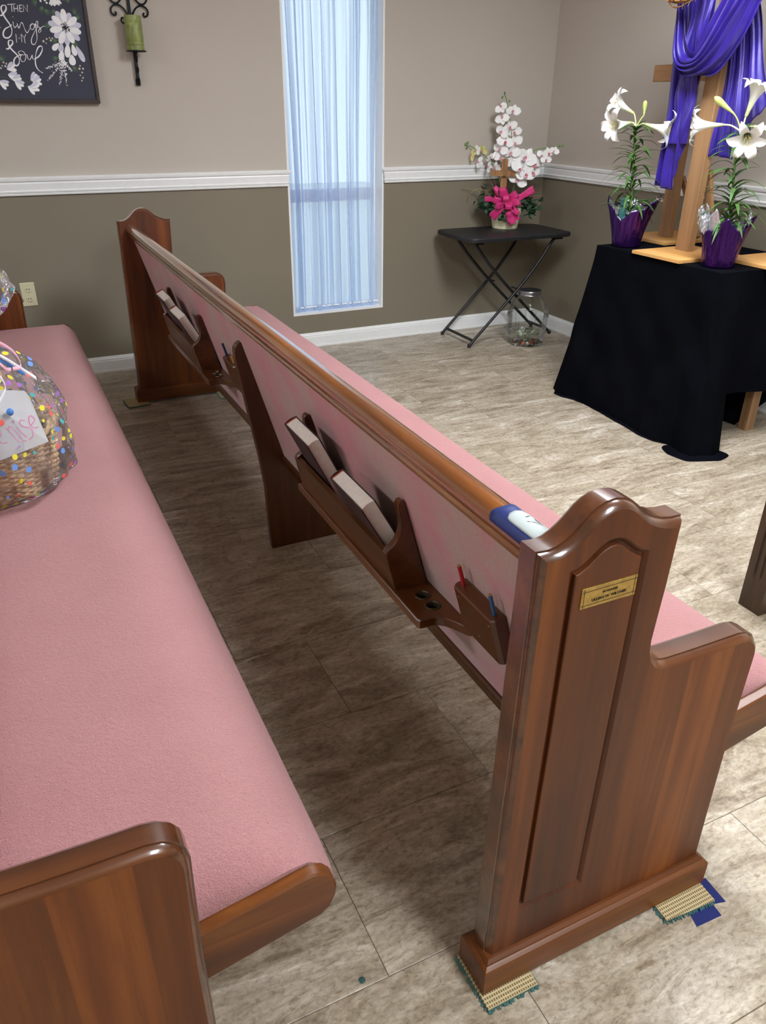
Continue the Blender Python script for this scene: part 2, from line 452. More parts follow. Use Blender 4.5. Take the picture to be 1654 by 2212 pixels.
def glow(k):
    t = NT('lit_diffuser'); t.n.remove(t.p)
    e = t.node('ShaderNodeEmission'); e.inputs['Color'].default_value = (0.935, 0.985, 1.04, 1); e.inputs['Strength'].default_value = LAMP_STRENGTH*k
    t.link(e.outputs[0], t.out.inputs['Surface']); return t.m
def wicker():
    t = NT('woven_seagrass'); v = t.coords()
    n = t.noise(v, 60, 3)
    t.color(t.ramp(n, [(0.3, srgb(150, 118, 80)), (0.7, srgb(216, 184, 140))])); t.set(Roughness=0.7); return t.m
WICKER = wicker()
def carpet_back():
    t = NT('woven_carpet_backing'); v = t.coords((1, 1, 1))
    w1 = t.node('ShaderNodeTexWave', wave_type='BANDS', bands_direction='Y'); w1.inputs['Scale'].default_value = 42; t.link(v, w1.inputs['Vector'])
    w2 = t.node('ShaderNodeTexWave', wave_type='BANDS', bands_direction='X'); w2.inputs['Scale'].default_value = 65; t.link(v, w2.inputs['Vector'])
    mu = t.node('ShaderNodeMath', operation='MAXIMUM'); t.link(w1.outputs['Fac'], mu.inputs[0]); t.link(w2.outputs['Fac'], mu.inputs[1])
    t.color(t.ramp(mu.outputs[0], [(0.35, srgb(120, 100, 66)), (0.8, srgb(206, 188, 144))])); t.bump(mu.outputs[0], 0.6, 0.003)
    t.set(Roughness=0.9); return t.m
CARPET_BACK = carpet_back()
CARPET_PILE = plain('teal_carpet_pile', (76, 122, 120), 0.95, var=0.35, scale=300, bump=0.8, bscale=400)
# ------------------------------------------------------------------ ceiling lamps
for i, (tx, ty, tk) in enumerate(TROFFERS):
    where = ['above the altar side of the room', 'above the far pews', 'near the entrance on the altar side', 'above the rear pews'][i]
    t = thing('ceiling_light', 'white recessed ceiling light panel ' + where, 'light', (tx, ty, CEIL))
    b = MB()
    for (x0, x1, y0, y1) in ((-.34, .34, -.64, -.6), (-.34, .34, .6, .64), (-.34, -.3, -.6, .6), (.3, .34, -.6, .6)):
        b.box(tx+x0, tx+x1, ty+y0, ty+y1, CEIL-.03, CEIL)
    b.build('frame', TRIM, t)
    MB().box(tx-.3, tx+.3, ty-.6, ty+.6, CEIL-.02, CEIL-.012).build('diffuser', glow(tk), t)

# ------------------------------------------------------------------ room shell
RAIL0, RAIL1 = 0.9775, 1.066
WX0, WX1, WZ0, WZ1 = -1.842, -1.213, 0.208, 2.35
TH = 0.16
def wall_boxes(b, boxes):
    for (x0, x1, y0, y1, z0, z1) in boxes:
        zs = [z0, 1.02, z1] if z0 < 1.02 < z1 else [z0, z1]
        for a, c in zip(zs[:-1], zs[1:]):
            b.box(x0, x1, y0, y1, a, c, 0 if a >= 1.02 else 1)
b = MB()
wall_boxes(b, [(ROOM_X0, WX0, 0, TH, 0, CEIL), (WX1, TH, 0, TH, 0, CEIL), (WX0, WX1, 0, TH, 0, WZ0), (WX0, WX1, 0, TH, WZ1, CEIL)])
struct(b.build('wall_back', [WALL_UP, WALL_LOW], smooth=False, fix=False))
b = MB(); wall_boxes(b, [(0, TH, ROOM_Y0, 0, 0, CEIL)]); struct(b.build('wall_right', [WALL_UP, WALL_LOW], smooth=False, fix=False))
b = MB(); wall_boxes(b, [(ROOM_X0-TH, ROOM_X0, ROOM_Y0, TH, 0, CEIL)]); struct(b.build('wall_left', [WALL_UP, WALL_LOW], smooth=False, fix=False))
b = MB(); wall_boxes(b, [(ROOM_X0-TH, TH, ROOM_Y0-TH, ROOM_Y0, 0, CEIL)]); struct(b.build('wall_front', [WALL_UP, WALL_LOW], smooth=False, fix=False))
struct(MB().box(ROOM_X0-TH, TH, ROOM_Y0-TH, TH, CEIL, CEIL+.1).build('ceiling', CEIL_MAT, smooth=False))

floor = struct(MB().box(ROOM_X0-TH, TH, ROOM_Y0-TH, TH, -.1, -.0025).build('floor', JOINT, smooth=False))
TW, TL, G = 0.333, 0.648, 0.0006
def tile_mesh():
    bm = MB(); e = .0012
    r = lambda d, z: [(-TL/2+d, -TW/2+d, z), (TL/2-d, -TW/2+d, z), (TL/2-d, TW/2-d, z), (-TL/2+d, TW/2-d, z)]
    bm.loft([r(G, -.003), r(G, -.0008), r(G+e, 0)], cap0=False)
    return bm
tproto = tile_mesh().build('tile', TILE, floor, smooth=False)
first = True
for row in range(-4, 12):
    y0 = -3.92 + TW*row
    if y0 > 0.1: continue
    off = -3.086 - (row)*TL/3
    k0 = math.floor((-4.9-off)/TL)
    for k in range(k0, k0+10):
        x = off + TL*(k+.5); y = y0 + TW/2
        if x-TL/2 > 0.02 or x+TL/2 < -4.6: continue
        o = tproto if first else tproto.copy()
        if not first: col.objects.link(o); o.parent = floor
        first = False
        o.location = (x, y, 0)
# the rest of the floor, out of the photograph, as larger fields of the same tile
for (x0, x1, y0, y1) in ((ROOM_X0, -4.95, ROOM_Y0, 0), (-4.95, 0, ROOM_Y0, -5.26)):
    MB().box(x0, x1, y0, y1, -.003, -.0002).build('tile_field', TILE, floor, smooth=False)

# mouldings
CH = [(0, .9775), (.012, .9775), (.0145, .984), (.0105, .9875), (.0165, .991), (.0185, .998), (.0125, 1.0025), (.0145, 1.012), (.018, 1.034), (.0155, 1.0405), (.023, 1.046), (.027, 1.056), (.027, 1.063), (.022, 1.066), (0, 1.066)]
BB = [(0, 0.0), (.017, 0.0), (.017, .012), (.0145, .014), (.0145, .066), (.0125, .07), (.0135, .076), (.008, .082), (.005, .0915), (0, .0915)]
def mould(name, prof, fn, ts):
    b = MB(); b.loft([[fn(p, t) for p in prof] for t in ts])
    return struct(b.build(name, TRIM, angle=25))
along_back = lambda p, t: (t, -p[0], p[1])
mould('trim_1', CH, lambda p, t: (t[0] + t[1]*p[0], -p[0]*1.0, p[1]), [(ROOM_X0, 0), (WX0-.012, 1)])
mould('trim_2', CH, lambda p, t: (t[0] + t[1]*p[0], -p[0], p[1]), [(WX1+.012, -1), (0, -1)])
mould('trim_3', CH, lambda p, t: (-p[0], t[0] + t[1]*p[0], p[1]), [(0, -1), (ROOM_Y0, 0)])
mould('baseboard_back', BB, lambda p, t: (t[0] + t[1]*p[0], -p[0], p[1]), [(ROOM_X0, 0), (0, -1)])
mould('baseboard_right', BB, lambda p, t: (-p[0], t[0] + t[1]*p[0], p[1]), [(0, -1), (ROOM_Y0, 0)])
# window: reveal lining, frame, meeting rail, panes
b = MB()
d0, d1 = 0.004, 0.155
for (x0, x1, z0, z1) in ((WX0, WX0+.012, WZ0, WZ1), (WX1-.012, WX1, WZ0, WZ1), (WX0+.012, WX1-.012, WZ0, WZ0+.012), (WX0+.012, WX1-.012, WZ1-.012, WZ1)):
    b.box(x0, x1, -0.002, d1, z0, z1)
window = struct(b.build('window_1', TRIM, smooth=False))
b = MB(); F = .02
for (x0, x1, z0, z1) in ((WX0+.012, WX0+.012+F, WZ0+.012, WZ1-.012), (WX1-.012-F, WX1-.012, WZ0+.012, WZ1-.012), (WX0+.012+F, WX1-.012-F, WZ0+.012, WZ0+.012+F), (WX0+.012+F, WX1-.012-F, WZ1-.012-F, WZ1-.012)):
    b.box(x0, x1, .1, .14, z0, z1)
b.build('window_frame', TRIM, window, smooth=False)
MB().box(WX0+.032, WX1-.032, .1, .135, .872, .945).build('meeting_rail', TRIM, window, smooth=False)
MB().box(WX0+.032, WX1-.032, .118, .122, .24, .872).build('lower_pane', PANE, window, smooth=False)
MB().box(WX0+.032, WX1-.032, .118, .122, .945, WZ1-.032).build('upper_pane', PANE, window, smooth=False)

# sheer curtain on two rods inside the opening
cur = thing('sheer_curtain', 'gathered sheer white curtain filling the tall narrow window', 'curtain', ((WX0+WX1)/2, .045, WZ0))
rng = random.Random(3)
ph = [rng.uniform(0, 6.28) for _ in range(6)]
def curt(u, v):
    z = .222 + v*(2.27-.222)
    gather = max(0, 1-(z-.225)/.06) * .5 if z < .3 else 0
    L = WX0+.02 + .012*sin(z*2.1); Rr = WX1-.03 - .016*max(0, sin((z-.2)*2.0))*(1 if z < 1.7 else .6)
    x = L + u*(Rr-L)
    w = (1.2*sin(u*74+ph[0]+.5*sin(z*1.7)) + .9*sin(u*47+ph[1]+.4*z) + .5*sin(u*121+ph[2]-.3*z) + .5*sin(u*29+ph[3]))
    amp = .017*(1 + .35*sin(z*1.3+u*4)) * (1-.35*gather)
    y = .048 + amp*w*.62 + .004*sin(z*9+u*30)*(.3+gather)
    if z < .3: y += .004*sin(u*190+z*40)
    x += .008*sin(u*53+ph[4]+z*.8)
    return (x, y, z)
MB().grid(curt, 260, 40).build('curtain_panel', SHEER, cur, fix=False, angle=180)
b = MB(); b.tube([(WX0+.013, .045, .246), (WX1-.013, .045, .246)], .005); b.build('lower_rod', TRIM, cur)
b = MB(); b.tube([(WX0+.013, .045, 2.25), (WX1-.013, .045, 2.25)], .006); b.build('upper_rod', TRIM, cur)
b = MB(); b.grid(lambda u, v: (WX0+.02+u*(WX1-WX0-.045), .04+.004*sin(u*120)+.003*sin(u*61), (.2215+.013*v+.002*sin(u*37)*v)), 160, 2)
b.build('hem', SHEER, cur, fix=False, angle=180)
# ground outside the window
struct(MB().box(-9, 5, TH+.02, 14, -.5, -.3).build('ground_outside', plain('pale_paving_outside', (206, 210, 206), 0.9), smooth=False))

# outlet
t = thing('wall_outlet', 'ivory duplex power outlet with chipped left edge on the olive wall', 'outlet', (-3.356, 0, .479))
pl = [(-3.393, .542), (-3.319, .542), (-3.319, .416), (-3.394, .416), (-3.394, .436), (-3.388, .442), (-3.387, .452), (-3.393, .46)]
IVORY = plain('ivory_plastic', (214, 206, 172), 0.4, var=0.03)
b = MB(); b.prism(pl, lambda p, y: (p[0], y, p[1]), [0, -.003, -.006], [0, 0, .004]); b.build('cover_plate', IVORY, t, angle=30)
for zc in (.5035, .4535):
    q = [(-3.356+.0175*max(-.86, min(.86, cos(a)))*1.0, zc+.0165*max(-.8, min(.8, sin(a)))) for a in [2*pi*k/24 for k in range(24)]]
    b = MB(); b.prism(q, lambda p, y: (p[0], y, p[1]), [-.005, -.0085, -.0095], [0, 0, .0015])
    rc = b.build('receptacle', IVORY, t, angle=30)
    for xa in (-3.3635, -3.3515): MB().box(xa, xa+.003, -.0099, -.009, zc-.001, zc+.0085).build('slot', BLACK_INK, rc, smooth=False)
    b = MB()
    b.lathe([(.0001, 0), (.003, 0), (.003, .001)], 10, (-3.356, -.0092, zc-.009), M=Matrix.Rotation(pi/2, 3, 'X'))
    b.build('ground_hole', BLACK_INK, rc)
b = MB(); b.lathe([(.0001, .002), (.003, .0015), (.0035, 0)], 12, (-3.356, -.0062, .479), M=Matrix.Rotation(pi/2, 3, 'X')); b.build('screw', IVORY, t)
# ------------------------------------------------------------------ church pew
YN, YFAR = -4.01, -.59          # outer faces of the two end panels
TP = .055
def fx(z): return -2.842-.29*(z-.754)       # rear face of the padded back
BN = Vector((-1, 0, -.29)).normalized()     # rearward normal of the back
BU = Vector((-.29, 0, 1)).normalized()      # up along the back
END = [(-2.938, .03), (-2.934, .3), (-2.927, .80), (-2.926, .911), (-2.906, .909), (-2.893, .911), (-2.880, .9165), (-2.868, .925), (-2.856, .936), (-2.844, .948), (-2.832, .956), (-2.818, .9615), (-2.803, .963),
       (-2.788, .9605), (-2.775, .9545), (-2.763, .945), (-2.752, .935), (-2.740, .926), (-2.727, .919), (-2.712, .9135), (-2.695, .9105), (-2.676, .910), (-2.680, .80), (-2.686, .70), (-2.6835, .682), (-2.678, .666), (-2.668, .653), (-2.655, .6455), (-2.64, .643),
       (-2.60, .6415), (-2.54, .640), (-2.48, .640), (-2.460, .636), (-2.444, .626), (-2.434, .611), (-2.430, .592), (-2.434, .40), (-2.432, .2), (-2.429, .03)]
G0 = [(-2.884, .182), (-2.877, .6), (-2.875, .874), (-2.862, .877), (-2.850, .884), (-2.838, .894), (-2.826, .903), (-2.812, .9085), (-2.799, .909), (-2.786, .9045), (-2.774, .896), (-2.762, .886), (-2.750, .878), (-2.738, .873), (-2.741, .6), (-2.745, .174)]
def end_panel(root, outer, inner, name):
    sg = -1 if outer < inner else 1          # outward direction in y
    b = MB()
    lv = [(inner, .010), (inner+sg*.004, .004), (inner+sg*.010, 0), (outer-sg*.0135, 0), (outer-sg*.0132, .0026), (outer-sg*.009, .0036), (outer-sg*.005, .0058), (outer-sg*.002, .0085), (outer, .0115)]
    rings = [[(p[0], y, p[1]) for p in (inset(END, d) if d else END)] for y, d in lv]
    b.loft(rings, cap0=False, cap1=False, mi=1)
    b.add(rings[0], [tuple(range(len(END)))], 0)
    face = inset(END, .0115)
    b.poly_holes([face, list(reversed(G0))], lambda p: (p[0], outer, p[1]))
    gl = [(0, 0), (.0035, .003), (.0065, .0068), (.0095, .0078), (.0115, .0074)]
    b.loft([[(p[0], outer-sg*dd, p[1]) for p in (inset(G0, d) if d else G0)] for d, dd in gl], False, False)
    ep = b.build(name, [PEW_END, PEW_EDGE], root, angle=32)
    b = MB(); b.loft([[(p[0], outer-sg*dd, p[1]) for p in inset(G0, d)] for d, dd in ((.0115, .008), (.0115, .0015), (.013, .0004))], False, True)
    b.build('raised_panel', PEW_END, ep, angle=32)
    # base moulding around the foot of the panel
    b = MB()
    o2, i2 = outer+sg*.02, inner-sg*.008
    def rr(d, z): return [(-2.953+d, min(o2, i2)+d, z), (-2.424-d, min(o2, i2)+d, z), (-2.424-d, max(o2, i2)-d, z), (-2.953+d, max(o2, i2)-d, z)]
    b.loft([rr(.001, .0125), rr(0, .0135), rr(0, .069), rr(.0015, .0735), rr(.006, .0765), (rr(.0085, .0775)), rr(.0095, .0805), rr(.015, .085)])
    b.build('base_moulding', PEW_TRIM, root, angle=30)
    return ep

RAIL = [(-2.868, .826), (-2.873, .829), (-2.880, .836), (-2.8815, .843), (-2.878, .849), (-2.8775, .852), (-2.884, .8545), (-2.8895, .860), (-2.892, .868), (-2.8905, .877), (-2.886, .885), (-2.878, .891), (-2.868, .8935), (-2.857, .891), (-2.846, .884), (-2.837, .874), (-2.831, .864), (-2.829, .856), (-2.812, .849), (-2.812, .834), (-2.82, .826)]
SEAT = [(-2.69, .40), (-2.69, .450), (-2.675, .459), (-2.62, .468), (-2.54, .4725), (-2.45, .4725), (-2.38, .470), (-2.33, .467), (-2.295, .462), (-2.265, .4525), (-2.243, .438), (-2.229, .419), (-2.224, .398), (-2.228, .379), (-2.24, .364), (-2.26, .356), (-2.40, .333), (-2.60, .325), (-2.69, .325)]
SEND = [(-2.62, .396), (-2.43, .423), (-2.33, .440), (-2.285, .4495), (-2.268, .451), (-2.251, .4445), (-2.239, .430), (-2.233, .410), (-2.235, .388), (-2.243, .370), (-2.258, .3575), (-2.43, .322), (-2.62, .284)]
MID = [(-2.787, .0), (-2.791, .06), (-2.793, .127), (-2.796, .24), (-2.811, .365), (-2.826, .455), (-2.841, .55), (-2.855, .64), (-2.866, .705), (-2.8675, .728), (-2.865, .742), (-2.858, .752), (-2.849, .758), (-2.840, .7585), (-2.8335, .755), (-2.758, .49), (-2.722, .335), (-2.70, .30), (-2.50, .335), (-2.47, .30), (-2.47, .0)]
BRK = [(-2.772, .498), (-2.8285, .700), (-2.831, .709), (-2.8375, .7145), (-2.8445, .7125), (-2.848, .704), (-2.8465, .69), (-2.843, .675), (-2.8395, .66), (-2.839, .648), (-2.8425, .634), (-2.849, .6215), (-2.858, .6105), (-2.8695, .603), (-2.873, .595), (-2.866, .563), (-2.8495, .498)]
def book_rack(root, yn, yf):
    """front board with two brackets, shelf with two cup holes, y from yn (near) to yf (far)"""
    b = MB()
    fr = [(-2.8725, .596), (-2.861, .599), (-2.8365, .503), (-2.8495, .500)]
    b.prism(fr, XZ, [yn+.016, yf-.016]); rk = b.build('book_rack', PEW_DARK, root, angle=30)
    for y in (yn, yf-.018):
        b = MB(); b.prism(BRK, XZ, [y, y+.002, y+.016, y+.018], [.0022, 0, 0, .0022]); b.build('bracket', PEW_DARK, rk, angle=35)
    # shelf outline in (x, y)
    xe = fx(.49)+.002
    outl = [(xe, yf+.03), (-2.856, yf+.03), (-2.857, yn-.112), (-2.853, yn-.1195), (-2.842, yn-.121), (-2.828, yn-.1205), (-2.815, yn-.124), (-2.803, yn-.134), (-2.794, yn-.147), (-2.786, yn-.163), (-2.779, yn-.178), (-2.773, yn-.184), (xe, yn-.186)]
    cups = [(-2.8055, yn-.041), (-2.8045, yn-.083)]
    hs = [[(cx+.0145*cos(-2*pi*k/20), cy+.0145*sin(-2*pi*k/20)) for k in range(20)] for cx, cy in cups]
    b = MB(); zt, zb = .501, .480
    ins = inset(outl, .002)
    b.poly_holes([ins]+hs, lambda p: (p[0], p[1], zt)); b.poly_holes([ins]+hs, lambda p: (p[0], p[1], zb), flip=True)
    b.loft([[(p[0], p[1], z) for p in (inset(outl, d) if d else outl)] for z, d in ((zb, .002), (zb+.002, 0), (zt-.002, 0), (zt, .002))], False, False)
    for h in hs: b.loft([[(p[0], p[1], z) for p in h] for z in (zt, zb)], False, False)
    b.build('cup_shelf', PEW_DARK, rk, angle=32)
    for cx, cy in cups:
        b = MB(); b.lathe([(.0128, -.018), (.0128, .0008), (.0138, .0022), (.0165, .0022), (.0172, .0004)], 24, (cx, cy, zt))
        b.lathe([(.0001, -.017), (.0128, -.017)], 24, (cx, cy, zt), 1)
        b.build('cup_ring', [BRONZE, DARKHOLE], rk)
    return rk
def pencil_box(root, y0, y1):
    P = lambda a, bb, y: Vector((fx(.60), y, .60)) + BN*a + BU*bb
    h0, h1, d, c = -.062, .048, .030, .007
    b = MB()
    sec = [(0, y0), (d-c, y0), (d-c+.002, y0+.002), (d-.002, y0+c-.002), (d, y0+c), (d, y1-c), (d-.002, y1-c+.002), (d-c+.002, y1-.002), (d-c, y1), (0, y1)]
    rings = [[P(a, h, y) for a, y in s] for h, s in ((h0, inset(sec, .002)), (h0+.003, sec), (h1-.003, sec), (h1, inset(sec, .0025)))]
    b.loft(rings); pb = b.build('pencil_box', PEW_DARK, root, angle=30)
    for yy, hh in ((y0+.015, .03), (y1-.016, .028), (.5*(y0+y1), -.035)):
        b = MB(); b.lathe([(.0001, .0006), (.002, .0004), (.0024, 0)], 8, P(d, hh, yy), M=basis(BN)); b.build('nail_head', STEEL, pb)
    return P

def pew_body(root):
    end_panel(root, YN, YN+TP, 'end_panel'); end_panel(root, YFAR, YFAR-TP, 'end_panel')
    y0, y1 = YN+TP-.003, YFAR-TP+.003
    ts = [y0-.0, y1+.0]
    b = MB(); b.prism(RAIL, XZ, ts); b.build('top_rail', PEW_RAIL, root, angle=28)
    # padded back: worn fabric over a slab that leans
    n = 60
    bot, top, th = .345, .832, .058
    sec = [(fx(bot)+.004, bot), (fx(bot)-.0, bot+.004), (fx(top), top), (fx(top)+.012, top+.004), (fx(top)+th-.008, top), (fx(top)+th, top-.01), (fx(bot)+th, bot+.02), (fx(bot)+th-.01, bot)]
    b = MB(); b.prism(sec, XZ, [y0+(y1-y0)*k/n for k in range(n+1)]); b.build('padded_back', BACK_FABRIC, root, angle=40)
    tr = [(fx(.352)-.004, .353), (fx(.352)-.009, .349), (fx(.34)-.0105, .340), (fx(.33)-.009, .328), (fx(.31)-.010, .312), (fx(.31)-.004, .307), (fx(.31)+.03, .310), (fx(.35)+.03, .353)]
    b = MB(); b.prism(tr, XZ, ts); b.build('back_bottom_rail', PEW_DARK, root, angle=28)
    # seat cushion with softly pulled ends
    rng = random.Random(5); b = MB(); rings = []
    N = 110
    for k in range(N+1):
        y = YN+.045+(YFAR-.045-YN-.045)*k/N
        e = min(1, min(k, N-k)/3.0); e = sqrt(1-(1-e)**2)
        r = []
        for (x, z) in SEAT:
            zl = .4275+(max(-2.62, min(-2.285, x))+2.43)*.178
            zz = lerp(min(z, zl), z, e)
            xx = -2.5+(x+2.5)*(.985+.015*e)
            w = .0016*sin(y*3.1+x*5)+.0010*sin(y*7.7-x*9)
            r.append((xx, y, zz + (w if z > .42 else 0)))
        rings.append(r)
    b.loft(rings); b.build('seat_cushion', SEAT_FABRIC, root, angle=60)
    for ya, yb in ((YN+.024, YN+.047), (YFAR-.047, YFAR-.024)):
        b = MB(); b.prism(SEND, XZ, [ya, ya+.003, yb-.003, yb], [.003, 0, 0, .003]); b.build('seat_end', PEW_TRIM, root, angle=30)
    b = MB(); b.prism(MID, XZ, [-2.363, -2.361, -2.337, -2.335], [.002, 0, 0, .002]); b.build('support_leg', PEW_LEG, root, angle=30)

PO = (-2.69, -2.30, 0)
pew = thing('church_pew', 'cherry wood pew with rose velvet back, book racks and brass name plate', 'pew', PO, None)
pew_body(pew)
RY = ((-3.455, -2.905), (-1.79, -1.24))
for yn, yf in RY: book_rack(pew, yn, yf)
PB1 = pencil_box(pew, -3.797, -3.663)
PB2 = pencil_box(pew, -2.225, -2.085)
# second pew: same build, one row behind (left of the photograph)
pew2 = dup_tree(pew); pew2.location = (PO[0]-.975, PO[1], 0); ORIGIN[pew2] = tuple(pew2.location)
pew2['label'] = 'cherry wood pew at left, its rose velvet seat carrying the cellophane basket'
# engraved plate on the near end panel
b = MB(); py = YN+.0004
P4 = [(-2.849, .807), (-2.750, .803), (-2.7535, .8385), (-2.849, .840)]
P4 = [(-2.8495, .8055), (-2.7520, .8045), (-2.7520, .8385), (-2.8495, .8395)]
b.prism(P4, XZ, [py, py-.0012, py-.0018], [0, 0, .0008])
plate = b.build('name_plate', BRASS, pew, angle=20)
b = MB(); yy = py-.0021
for (x0, x1, z0, z1) in ((-2.8485, -2.753, .8105, .8112), (-2.8485, -2.753, .8329, .8336), (-2.8455, -2.8449, .8065, .8380), (-2.7566, -2.7560, .8065, .8380)):
    MB().box(x0, x1, yy, yy+.0004, z0, z1).build('border_line', BLACK_INK, plate, smooth=False)
def text_part(name, body, size, loc, rot, mat_, parent, extrude=.0002, shear=0.0, ox=0.0):
    cu = bpy.data.curves.new(name, 'FONT'); cu.body = body; cu.size = size; cu.align_x = 'CENTER'; cu.align_y = 'CENTER'; cu.extrude = extrude; cu.shear = shear
    tmp = bpy.data.objects.new(name, cu); col.objects.link(tmp)
    dg = bpy.context.evaluated_depsgraph_get(); me = bpy.data.meshes.new_from_object(tmp.evaluated_get(dg))
    bpy.data.objects.remove(tmp); me.materials.clear(); me.materials.append(mat_)
    me.transform(Matrix.Translation(Vector(loc)-Vector(ORIGIN[parent])) @ rot.to_4x4())
    o = bpy.data.objects.new(name, me); col.objects.link(o); o.parent = parent; ORIGIN[o] = ORIGIN[parent]
    return o
RXP = Matrix.Rotation(pi/2, 3, 'X')
text_part('lettering', 'IN HONOR', .0052, (-2.800, yy, .8262), RXP, BLACK_INK, plate, .0003)
text_part('lettering', 'LILLIAN W. WILCHER', .0064, (-2.8005, yy, .8172), RXP, BLACK_INK, plate, .0003)

# ------------------------------------------------------------------ hymn books in the racks
def book(label, ys, yf, ztop, tilt, zb=.503):
    """spine at ys (far), fore edge at yf (near); leans back by tilt = dx/dz"""
    up = Vector((-tilt, 0, 1)).normalized(); th = Vector((-1, 0, -tilt)).normalized()   # th: rearward
    H = (ztop-zb)/up.z - .004; T = .036
    bz = .503 + 0.0
    x0 = fx(bz)-.003
    base = Vector((x0, 0, bz + T*.35*tilt))
    def q(a, h, y): p = base + th*a + up*h; return (p.x, y, p.z)
    t = thing('hymn_book', label, 'book', (base.x-.01, (ys+yf)/2, .502), 'hymn books in the pew racks')
    y0, y1 = min(ys, yf), max(ys, yf)    # fore edge is y0 (near)
    def slab(b, a0, a1, h0, h1, ya, yb, mi=0):
        vs = [q(a, h, y) for h in (h0, h1) for y in (ya, yb) for a in (a0, a1)]
        b.add(vs, [(0, 2, 3, 1), (4, 5, 7, 6), (0, 1, 5, 4), (2, 6, 7, 3), (0, 4, 6, 2), (1, 3, 7, 5)], mi)
    b = MB(); c = .0026
    slab(b, 0, c, 0, H, y0, y1-.004); slab(b, T-c, T, 0, H, y0, y1-.004)
    sp = [(a, y1-.004 + (.006*sin(pi*a/T))) for a in [T*k/8 for k in range(9)]]
    sp2 = [(a, y-.0025) for a, y in sp]
    b.loft([[q(a, h, y) for a, y in sp+list(reversed(sp2))] for h in (0, H)])
    b.build('cover', COVER, t, angle=30)
    b = MB(); n = 9
    fe = [(c+(T-2*c)*k/(n-1), y0+.004+.0045*sin(pi*k/(n-1))) for k in range(n)]
    se = [(c+(T-2*c)*k/(n-1), y1-.008+.004*sin(pi*k/(n-1))) for k in range(n)]
    b.loft([[q(a, h, y) for a, y in fe+list(reversed(se))] for h in (.003, H-.003)])
    b.build('pages', PAGES, t, angle=30)
    b = MB()
    for k in range(9):
        a = c+(T-2*c)*(k+.5)/9
        b.tube([q(a-.0012, H-.0035, y1-.0062), q(a, H-.001, y1-.0055), q(a+.0012, H-.0035, y1-.0062)], .0015, 5)
    b.build('head_band', HEADBAND, t)
book('dark hymn book at the far end of the near rack, spine up tall', -2.945, -3.108, .722, .49)
book('dark hymn book by the near bracket of the near rack, striped headband', -3.252, -3.422, .706, .55)
book('dark hymn book at the far end of the far rack, nearest the wall', -1.335, -1.498, .724, .49)
book('dark hymn book by the near bracket of the far rack', -1.592, -1.762, .712, .53)

# ------------------------------------------------------------------ golf pencils in the boxes
def pencil(label, P, y, mat_, lean=0.0, top=.096, bot=.0485):
    r = .0042
    a = P(.0145, bot, y-.0); e = P(.0145+lean, top, y)
    t = thing('pencil', label, 'pencil', tuple(a), 'short pencils in the pew boxes')
    d = (e-a).normalized(); Mx = basis(d)
    b = MB(); rings = []
    for p, rr in ((a, r), (e, r)):
        rings.append([p + Mx @ Vector((rr*cos(2*pi*k/6), rr*sin(2*pi*k/6), 0)) for k in range(6)])
    b.loft(rings, True, False); b.build('barrel', mat_, t, angle=20)
    b = MB(); b.lathe([(r, 0), (.0012, .0004)], 6, tuple(e), M=Mx); b.build('wood_end', PINE, t)
    b = MB(); b.lathe([(.0013, .0003), (.0001, .0008)], 6, tuple(e), M=Mx); b.build('lead', BLACK_INK, t)
pencil('short red pencil standing in the near pencil box', PB1, -3.681, plain('red_pencil', (168, 24, 36), 0.4))
pencil('short blue pencil in the near pencil box beside the pew end', PB1, -3.783, plain('blue_pencil', (46, 88, 130), 0.4))
pencil('short navy pencil in the far pencil box', PB2, -2.103, plain('navy_pencil', (38, 48, 84), 0.4))
pencil('short yellow pencil half hidden by the middle leg', PB2, -2.19, plain('yellow_pencil', (206, 150, 50), 0.4), top=.075)

# ------------------------------------------------------------------ tape with a numbered paper label on the rail
tl = thing('row_number_tape', 'blue tape with white paper number label on the near end of the pew rail', 'label', (-2.87, -3.9, .894))
prof = [(-2.8935, .864), (-2.892, .8775), (-2.8872, .8862), (-2.8787, .8923), (-2.868, .8949), (-2.8565, .8924), (-2.8452, .8852), (-2.837, .8755)]
def on_rail(u, y, lift):
    k = u*(len(prof)-1); i = min(len(prof)-2, int(k)); f = k-i
    p = Vector(prof[i]).lerp(Vector(prof[i+1]), f)
    d = (Vector(prof[i+1])-Vector(prof[i])).normalized(); n = Vector((-d.y, d.x))
    p = p + n*lift; return (p.x, y, p.y)
b = MB(); b.grid(lambda u, v: on_rail(.10+.88*u, -3.842-.115*v+.004*sin(u*9)*(1-v), .0006), 14, 10); b.build('tape_strip', BLUE_TAPE, tl, solid=.0004, fix=False)
b = MB()
def lab(u, v):
    s = (2*u-1); yy = -3.868-.087*v; c = sqrt(max(0, 1-max(0, 1-v/.16)**2)) if v < .16 else 1
    return on_rail(.60+.27*s*(.55+.45*c), yy, .0014)
b.grid(lab, 12, 14); lb = b.build('paper_label', LABEL_PAPER, tl, solid=.0004, fix=False)
b = MB()
def lp(u, y): return on_rail(u, y, .0022)
N1 = (0, -.2, 1)
ribbon(b, [lp(.74, -3.886), lp(.70, -3.888), lp(.60, -3.891)], .0015, N1); b.build('written_digit', BLACK_INK, lb, fix=False)
b = MB(); ribbon(b, [lp(.73, -3.898), lp(.735, -3.907), lp(.73, -3.918), lp(.66, -3.910), lp(.54, -3.903)], .0015, N1); b.build('written_digit', BLACK_INK, lb, fix=False)

